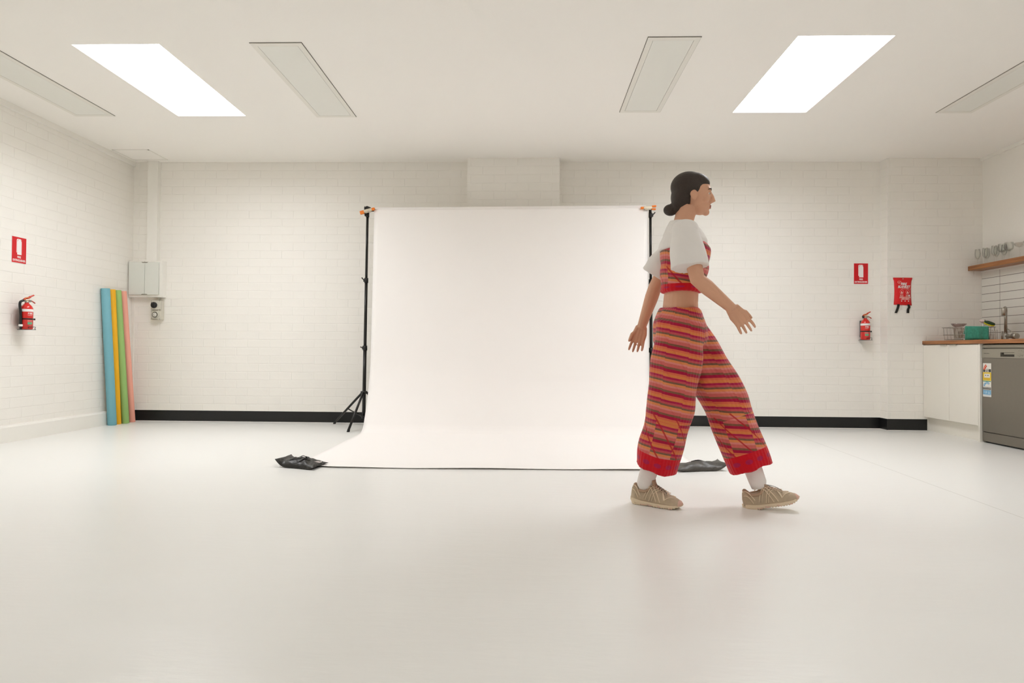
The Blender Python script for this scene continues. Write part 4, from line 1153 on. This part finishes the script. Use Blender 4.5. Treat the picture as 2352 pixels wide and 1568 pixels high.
lp.sphere(HT @ Vector((0.0865, 0, -0.0535)), (0.0050, 0.0195, 0.0042), None, 18, 10).sphere(HT @ Vector((0.0860, 0, -0.0620)), (0.0050, 0.0165, 0.0050), None, 18, 10)
lp.done('lips', LPM, person)
# hair: swept back over the skull, gathered low at the nape
hb = MB()
def hh_(c, r, rot=4): hb.sphere(HT @ Vector(c), r, Matrix.Rotation(R(rot), 4, 'Y'), 28, 18)
hh_((-0.026, 0, 0.042), (0.091, 0.081, 0.078))
hh_((0.008, 0, 0.066), (0.070, 0.068, 0.047), 14)
hh_((-0.052, 0, -0.010), (0.060, 0.071, 0.072))
hh_((-0.075, 0, -0.058), (0.034, 0.046, 0.040))
hh_((-0.108, 0, -0.078), (0.036, 0.034, 0.030))
for sy in (-1, 1): hh_((-0.022, sy * 0.060, 0.022), (0.050, 0.020, 0.040))
me = remesh(hb, 0.005, 3, 'hair'); pobj('hair', me, HAIR)

# ---- striped knit: attribute-driven pattern (s = distance up the garment, a = angle round it)
def knit_mat(name, hem):
    m = bpy.data.materials.new(name); n, l = nt(m); b = n['Principled BSDF']
    at = n.new('ShaderNodeAttribute'); at.attribute_name = 'knit'
    sp = n.new('ShaderNodeSeparateXYZ'); l.new(at.outputs['Vector'], sp.inputs[0])
    s, a, hm = sp.outputs
    wv = n.new('ShaderNodeTexNoise'); wv.inputs['Scale'].default_value = 9; wv.inputs['Detail'].default_value = 2
    tc = n.new('ShaderNodeTexCoord'); l.new(tc.outputs['Object'], wv.inputs['Vector'])
    blk = math_node(n, l, 'FLOOR', math_node(n, l, 'MULTIPLY', a, 3.0))
    rowshift = math_node(n, l, 'MULTIPLY', math_node(n, l, 'MODULO', math_node(n, l, 'ADD', blk, 12.0), 3.0), math_node(n, l, 'MULTIPLY_ADD', math_node(n, l, 'LESS_THAN', hm, 0.27), 0.015, 0.0035))
    s1 = math_node(n, l, 'ADD', math_node(n, l, 'ADD', s, rowshift), math_node(n, l, 'MULTIPLY_ADD', wv.outputs['Fac'], 0.006, -0.003))
    fr_ = math_node(n, l, 'FRACT', math_node(n, l, 'DIVIDE', math_node(n, l, 'ADD', s1, 1.0), 0.115))
    cr = n.new('ShaderNodeValToRGB'); cr.color_ramp.interpolation = 'CONSTANT'
    cols = [(0.0, (0.64, 0.185, 0.055)), (0.12, (0.62, 0.125, 0.060)), (0.21, (0.36, 0.004, 0.040)), (0.33, (0.20, 0.085, 0.045)), (0.42, (0.56, 0.115, 0.105)), (0.56, (0.64, 0.205, 0.180)),
            (0.64, (0.66, 0.215, 0.075)), (0.74, (0.17, 0.095, 0.055)), (0.82, (0.50, 0.070, 0.080)), (0.91, (0.38, 0.010, 0.060))]
    e = cr.color_ramp.elements
    e[0].position = 0; e[0].color = (*cols[0][1], 1); e[1].position = cols[1][0]; e[1].color = (*cols[1][1], 1)
    for p_, c_ in cols[2:]:
        k = e.new(p_); k.color = (*c_, 1)
    l.new(fr_, cr.inputs['Fac'])
    out = cr.outputs['Color']
    # thin red zigzag thread
    zz = math_node(n, l, 'PINGPONG', math_node(n, l, 'ADD', math_node(n, l, 'MULTIPLY', a, 0.20), math_node(n, l, 'MULTIPLY', s, 0.5)), 0.033)
    th = math_node(n, l, 'LESS_THAN', zz, 0.0032)
    mz = n.new('ShaderNodeMix'); mz.data_type = 'RGBA'; mz.inputs['B'].default_value = (0.42, 0.012, 0.02, 1)
    l.new(math_node(n, l, 'MULTIPLY', th, math_node(n, l, 'MULTIPLY_ADD', math_node(n, l, 'LESS_THAN', hm, 0.30), 0.7, 0.12)), mz.inputs['Factor']); l.new(out, mz.inputs['A']); out = mz.outputs['Result']
    if hem:
        isr = math_node(n, l, 'LESS_THAN', hm, 0.088)
        du = math_node(n, l, 'DIVIDE', math_node(n, l, 'SUBTRACT', math_node(n, l, 'FRACT', math_node(n, l, 'MULTIPLY_ADD', a, 5.5, 20.3)), 0.5), 0.30)
        dv = math_node(n, l, 'DIVIDE', math_node(n, l, 'SUBTRACT', hm, 0.048), 0.012)
        dd_ = math_node(n, l, 'ADD', math_node(n, l, 'MULTIPLY', du, du), math_node(n, l, 'MULTIPLY', dv, dv))
        dots = math_node(n, l, 'MULTIPLY', math_node(n, l, 'LESS_THAN', dd_, 1.0), 0.55)
        mr = n.new('ShaderNodeMix'); mr.data_type = 'RGBA'
        mr.inputs['A'].default_value = (0.55, 0.002, 0.012, 1); mr.inputs['B'].default_value = (0.25, 0.012, 0.10, 1)
        l.new(dots, mr.inputs['Factor'])
        mh = n.new('ShaderNodeMix'); mh.data_type = 'RGBA'
        l.new(isr, mh.inputs['Factor']); l.new(out, mh.inputs['A']); l.new(mr.outputs['Result'], mh.inputs['B']); out = mh.outputs['Result']
    l.new(out, b.inputs['Base Color'])
    b.inputs['Roughness'].default_value = 0.85; b.inputs['Sheen Weight'].default_value = 0.2; b.inputs['Specular IOR Level'].default_value = 0.2
    # rib relief
    rb = math_node(n, l, 'SINE', math_node(n, l, 'MULTIPLY', s, 900.0)); ra = math_node(n, l, 'SINE', math_node(n, l, 'MULTIPLY', a, 110.0))
    bp = n.new('ShaderNodeBump'); bp.inputs['Distance'].default_value = 0.0012; bp.inputs['Strength'].default_value = 0.6
    l.new(math_node(n, l, 'ADD', math_node(n, l, 'MULTIPLY', rb, 0.4), ra), bp.inputs['Height']); l.new(bp.outputs['Normal'], b.inputs['Normal'])
    return m

def knit_attr(me, fn):
    at = me.attributes.new('knit', 'FLOAT_VECTOR', 'POINT')
    data = []
    for v in me.vertices: data.extend(fn(v.co))
    at.data.foreach_set('vector', data)

def seg_param(p, A, B):
    d = B - A; tt = (p - A).dot(d) / d.length_squared
    q = A + d * max(0, min(1, tt)); return (p - q).length, tt * d.length

tr = MB()
HEMR = KNR.lerp(ANR, 0.80) + Vector((0.030, 0, 0.0)); HEML = KNL.lerp(ANL, 0.84) + Vector((-0.010, 0, 0))
loft(tr, [(0.004, 0, 1.005), (0.002, 0, 0.97), (0.0, 0, 0.92), (0.0, 0, 0.85), (0.01, 0, 0.80)], [(0.144, 0.106), (0.154, 0.117), (0.174, 0.134), (0.182, 0.140), (0.165, 0.125)], 28)
for H_, K_, E_, rr in ((HIPR, KNR, HEMR, 1.0), (HIPL, KNL, HEML, 1.0)):
    loft(tr, [H_ + Vector((0, 0, 0.03)), H_.lerp(K_, 0.3), H_.lerp(K_, 0.65), K_, K_.lerp(E_, 0.5), K_.lerp(E_, 0.85), E_],
         [(0.094, 0.112), (0.104, 0.124), (0.104, 0.122), (0.104, 0.116), (0.103, 0.112), (0.102, 0.108), (0.100, 0.105)], 26)
me = remesh(tr, 0.008, 4, 'knit_trousers')
# long soft folds pulled along the trailing edges
for v in me.vertices:
    c = v.co
    v.co = c + v.normal * (0.0035 * math.sin(c.z * 26 + c.x * 30 + c.y * 12) + 0.003 * math.sin(c.x * 70 + c.z * 9))
def tk(p):
    bestd = 9; s = 0; ax_ = None; hem = 1; leg = 0
    for li, (H_, K_, E_) in enumerate(((HIPR, KNR, HEMR), (HIPL, KNL, HEML))):
        L1 = (K_ - H_).length; L2 = (E_ - K_).length
        d1, s1 = seg_param(p, K_, H_); d2, s2 = seg_param(p, E_, K_)
        # height above hem measured along the leg, blended at the knee
        if d2 < d1 or s1 < 0.0: sh_, dd, cA, cB = s2, d2, E_, K_
        else: sh_, dd, cA, cB = L2 + s1, d1, K_, H_
        if dd < bestd:
            bestd = dd; s = sh_; ax_ = (cA, cB); leg = li
    cA, cB = ax_
    d = (cB - cA); q = cA + d * ((p - cA).dot(d) / d.length_squared)
    ang = math.atan2((p - q).y, (p - q).x)
    band = p.z + 0.20 * p.x - 0.16
    if leg: band = 0.35 * s + 0.65 * band
    return (band, ang / PI, s)
knit_attr(me, tk)
pobj('knit_trousers', me, knit_mat('striped_knit_trousers', True))

# knit vest
vs = MB()
loft(vs, [(0.008, 0, 1.085), (0.008, 0, 1.10), (0.010, 0, 1.14), (0.022, 0, 1.22), (0.026, 0, 1.30), (0.018, 0, 1.375)],
     [(0.138, 0.104), (0.139, 0.106), (0.141, 0.108), (0.153, 0.122), (0.158, 0.124), (0.128, 0.088)], 26)
me = remesh(vs, 0.008, 3, 'knit_vest')
for v in me.vertices:
    c = v.co; v.co = c + v.normal * (0.003 * math.sin(c.z * 60 + c.y * 20))
knit_attr(me, lambda p: (p.z + 0.20 * (p.x), math.atan2(p.y, p.x) / PI, (p.z - 1.085) * 2.4))
pobj('knit_vest', me, knit_mat('striped_knit_vest', True))

# white tee: yoke and loose sleeves over the vest
tee = MB()
loft(tee, [(0.014, 0, 1.300), (0.014, 0, 1.345), (0.010, 0, 1.390), (0.006, 0, 1.425), (0.008, 0, 1.452)], [(0.168, 0.122), (0.168, 0.118), (0.150, 0.098), (0.088, 0.074), (0.062, 0.060)], 26)
for S_, E_ in ((SHR, ELR), (SHL, ELL)):
    sg = 1 if S_.y > 0 else -1
    loft(tee, [S_ + Vector((0, -sg * 0.07, 0.012)), S_ + Vector((0, -sg * 0.008, 0.0)), S_.lerp(E_, 0.3) + Vector((-0.01, 0, 0)), S_.lerp(E_, 0.6) + Vector((-0.02, sg * 0.004, 0)), S_.lerp(E_, 0.78) + Vector((-0.025, sg * 0.006, 0))],
         [(0.045, 0.052), (0.056, 0.064), (0.062, 0.076), (0.066, 0.086), (0.068, 0.092)], 22)
me = remesh(tee, 0.007, 4, 'white_tee')
for v in me.vertices:
    c = v.co; v.co = c + v.normal * (0.0035 * math.sin(c.z * 34 + c.x * 45 + c.y * 10) * (1 if c.z < 1.38 else 0.3))
TEE = mat('white_cotton', (0.80, 0.765, 0.735), 0.85, var=0.02, scale=10, bump=0.001, bump_scale=50)
pobj('white_tee', me, TEE)

# socks
for A_, K_, nm in ((ANR, KNR, 'sock'), (ANL, KNL, 'sock')):
    so_ = MB(); U = A_.lerp(K_, 0.34)
    loft(so_, [A_ + Vector((0.005, 0, -0.035)), A_ + Vector((0, 0, -0.005)), A_.lerp(K_, 0.12), A_.lerp(K_, 0.22), U], [(0.029, 0.034), (0.036, 0.042), (0.038, 0.044), (0.041, 0.046), (0.046, 0.049)], 22)
    so_ = so_.done(nm, mat('sock_white', (0.78, 0.73, 0.70), 0.9, var=0.03, bump=0.001, bump_scale=250), person)
    if A_ is ANR:
        q = A_.lerp(K_, 0.165)
        MB().sphere(q + Vector((0.006, -0.0375, 0.006)), (0.018, 0.0035, 0.005), Matrix.Rotation(R(10), 4, 'Y')).done('green_mark', mat('sock_green', (0.30, 0.62, 0.27), 0.8), so_)

# ---- running shoes
C_UP = mat('shoe_beige_mesh', (0.47, 0.375, 0.265), 0.85, var=0.10, scale=60, bump=0.0010, bump_scale=500)
C_OV = mat('shoe_cream_overlay', (0.72, 0.60, 0.44), 0.6, var=0.04)
C_SOLE = mat('shoe_sole_cream', (0.68, 0.56, 0.40), 0.6, var=0.05, bump=0.001, bump_scale=70)
C_SOLEP = mat('shoe_sole_pink', (0.62, 0.40, 0.32), 0.6, var=0.05)
C_LIN = mat('shoe_collar_tan', (0.40, 0.275, 0.185), 0.9, var=0.06)
C_LACE = mat('shoe_lace_grey', (0.16, 0.15, 0.13), 0.8)
C_LACEC = mat('shoe_lace_cream', (0.64, 0.50, 0.37), 0.8)

def shoe(parent, M, label=None):
    sh = bpy.data.objects.new('shoe', None); COL.objects.link(sh); sh.parent = parent; sh.matrix_local = M @ Matrix.Scale(0.93, 4)
    # stations: x, half width, top height, bottom of upper
    ST = [(-0.132, 0.012, 0.060, 0.026), (-0.124, 0.028, 0.096, 0.025), (-0.105, 0.036, 0.108, 0.024), (-0.075, 0.038, 0.106, 0.022), (-0.040, 0.038, 0.110, 0.020), (-0.010, 0.040, 0.116, 0.019),
          (0.020, 0.043, 0.099, 0.018), (0.055, 0.047, 0.080, 0.017), (0.090, 0.048, 0.064, 0.017), (0.120, 0.043, 0.053, 0.018), (0.143, 0.030, 0.041, 0.021), (0.153, 0.012, 0.031, 0.024)]
    def at(x):
        for a_, b_ in zip(ST[:-1], ST[1:]):
            if x <= b_[0]:
                k = max(0, (x - a_[0]) / (b_[0] - a_[0])); return [a_[i] + (b_[i] - a_[i]) * k for i in range(4)]
        return ST[-1]
    def surf(x, th, off=0.0):
        # th 0 = right edge at the sole (-y), PI/2 = top, PI = left
        _, w, tp, bt = at(x)
        cy = -math.cos(th); sz = math.sin(th)
        yy = (w + off) * math.copysign(abs(cy) ** (0.62 + 0.25 * max(0, x * 4)), cy)
        zz = bt + (tp - bt + off) * abs(sz) ** 0.85
        return Vector((x, yy, zz))
    up = MB(); rg = []; N = 24
    xs = [ST[0][0] + (ST[-1][0] - ST[0][0]) * (0.5 - 0.5 * math.cos(PI * i / 30)) for i in range(31)]
    for x in xs:
        row = [surf(x, PI * k / N) for k in range(N + 1)]
        # collar dip round the ankle
        for k, p_ in enumerate(row):
            if -0.115 < x < 0.012:
                dip = math.sin(PI * (x + 0.115) / 0.127) * 0.030
                p_.z = min(p_.z, at(x)[2] - dip)
        row += [Vector((x, at(x)[1] * 0.6, at(x)[3] - 0.002)), Vector((x, -at(x)[1] * 0.6, at(x)[3] - 0.002))]
        rg.append(row)
    up.rings(rg)
    up.done('upper', C_UP, sh)
    # sole with tread lugs
    so = MB()
    def outline(x):
        w = at(max(-0.132, min(0.153, x)))[1]; return w + 0.0045
    NS = 150
    xs2 = [-0.139 + 0.2965 * i / NS for i in range(NS + 1)]
    rg = []
    for i, x in enumerate(xs2):
        e0, e1 = (x + 0.139) / 0.022, (0.1575 - x) / 0.030
        w = outline(x) * min(1.0, math.sqrt(max(0.02, min(1, e0)))) * (1 if e1 > 1 else math.sqrt(max(0.03, e1)) * 1.0)
        bt = max(0, (x - 0.080)) ** 2 * 3.4 + max(0, (-x - 0.10)) ** 2 * 9
        arch = 0.005 * math.exp(-((x + 0.015) / 0.020) ** 2)
        ph = (x * 72) % 1.0
        lug = 0.0042 * (1 if ph < 0.38 else 0) * (0.5 + 0.5 * math.sin(x * 310) ** 2)
        tp = at(max(-0.132, min(0.153, x)))[3] + 0.003 + 0.006 * max(0, min(1, (-x - 0.06) / 0.05))
        z0 = bt + arch + lug
        md = (z0 + tp) / 2
        rg.append([Vector((x, -w * 0.90, z0)), Vector((x, -w * 0.985, z0 + 0.002)), Vector((x, -w - 0.0018, md)), Vector((x, -w, tp - 0.001)), Vector((x, -w + 0.004, tp + 0.0015)),
                   Vector((x, w - 0.004, tp + 0.0015)), Vector((x, w, tp - 0.001)), Vector((x, w + 0.0018, md)), Vector((x, w * 0.985, z0 + 0.002)), Vector((x, w * 0.90, z0))])
    so.rings(rg, (True, True), False)
    s_ = so.done('sole', C_SOLE, sh)
    for (x, sz_) in ((-0.055, 0.020), (-0.015, 0.016), (0.045, 0.018), (0.095, 0.016)):
        for sy in (-1, 1):
            w = outline(x) + 0.0012
            MB().prism([(-sz_, 0.012), (-sz_ * 0.2, 0.0045), (sz_, 0.0050), (sz_ * 0.9, 0.0085), (0, 0.0095), (-sz_ * 0.6, 0.0145)], 0, 0.0022, ((x, sy * w - (0.0035 if sy > 0 else 0), 0), (1, 0, 0), (0, 0, 1), (0, 1, 0))).done('sole_inlay', C_SOLEP, sh)
    # overlays: crossing bars on both flanks, heel counter, toe cap
    ov = MB()
    for mir in (0, 1):
        F = (lambda x, th: surf(x, th, 0.0018)) if not mir else (lambda x, th: surf(x, PI - th, 0.0018))
        for (x0, t0, x1, t1, w_) in ((-0.052, 0.10, 0.004, 0.95, 0.0030), (-0.040, 0.08, 0.014, 0.93, 0.0030), (-0.018, 0.05, 0.026, 0.82, 0.0030), (-0.006, 0.05, 0.036, 0.80, 0.0030),
                                     (-0.030, 0.75, 0.022, 0.06, 0.0036), (-0.006, 0.80, 0.044, 0.08, 0.0036), (-0.118, 0.85, -0.070, 0.18, 0.0045), (-0.060, 0.70, 0.000, 0.95, 0.0030),
                                     (0.050, 0.85, 0.066, 0.25, 0.0040), (0.066, 0.25, 0.110, 0.80, 0.0026), (-0.120, 0.50, -0.080, 0.08, 0.0040)):
            pts = [F(x0 + (x1 - x0) * k / 10, (t0 + (t1 - t0) * k / 10) * PI / 2 + 0.12 * math.sin(PI * k / 10)) for k in range(11)]
            ov.tube(pts, (w_ * 1.25, 0.0018), 8)
    for x0, x1, m_ in ((-0.134, -0.112, 0),):
        pass
    ov.done('overlay_bars', C_OV, sh)
    tc_ = MB(); rg = []
    for x in [0.136 + 0.0172 * i / 8 for i in range(9)]:
        rg.append([surf(min(x, 0.1532), PI * k / 16, 0.0012) for k in range(17)])
    tc_.rings(rg, (False, True), True, close=False)
    tc_.done('toe_cap', C_SOLEP, sh)
    # collar and tongue
    co = MB()
    pts = []
    for i in range(25):
        a_ = R(-150) + R(300) * i / 24
        x = -0.052 - 0.060 * math.cos(a_) * (1 if math.cos(a_) > 0 else 0.9); y = 0.033 * math.sin(a_)
        z = 0.078 + (0.026 if x < -0.09 else 0) * min(1, (-x - 0.09) / 0.018) + max(0, x + 0.04) * 0.7
        pts.append((x, y, z))
    co.tube(smooth_curve(pts, 2), 0.0085, 10)
    co.done('collar', C_LIN, sh)
    tg = MB()
    tpts = [(0.055, 0, 0.070), (0.030, 0, 0.088), (0.006, 0, 0.106), (-0.004, 0, 0.124), (-0.006, 0, 0.140)]
    loft(tg, smooth_curve(tpts, 4), [(0.022, 0.007)] * 8 + [(0.024, 0.009)] * 9, 14)
    tg.done('tongue', C_LIN, sh)
    la = MB()
    for k in range(6):
        x = 0.012 + k * 0.0125; th0, th1 = 0.72 * PI / 2, PI - 0.72 * PI / 2
        la.tube([surf(x, th0 + (th1 - th0) * j / 6, 0.005) + Vector((0.010 * (j / 6 - 0.5), 0, 0)) for j in range(7)], 0.0023, 6)
        la.tube([surf(x, th0 + (th1 - th0) * j / 6, 0.005) + Vector((-0.010 * (j / 6 - 0.5), 0, 0.001)) for j in range(7)], 0.0023, 6)
    la.done('laces', C_LACEC, sh)
    lo = MB()
    lo.tube(smooth_curve([(0.004, -0.006, 0.118), (0.030, -0.014, 0.110), (0.055, -0.020, 0.096), (0.072, -0.020, 0.078), (0.070, -0.018, 0.064)], 5), 0.0015, 6)
    lo.tube(smooth_curve([(0.004, 0.006, 0.116), (0.026, -0.004, 0.104), (0.046, -0.012, 0.086), (0.060, -0.014, 0.070)], 5), 0.0014, 6)
    lo.done('lace_loop', C_LACE, sh)
    return sh

PI_ = PM.inverted()
# stance shoe flat on the floor, pointing a little towards the camera
W = Matrix.Translation((0.647, 3.205, 0.0)) @ Matrix.Rotation(R(-30), 4, 'Z')
shoe(person, PI_ @ W)
# leading shoe: heel about to touch, toes raised
W = Matrix.Translation((1.215, 3.168, 0.014)) @ Matrix.Rotation(R(-14), 4, 'Z') @ Matrix.Rotation(R(-14), 4, 'Y')
LS = W
shoe(person, PI_ @ W)
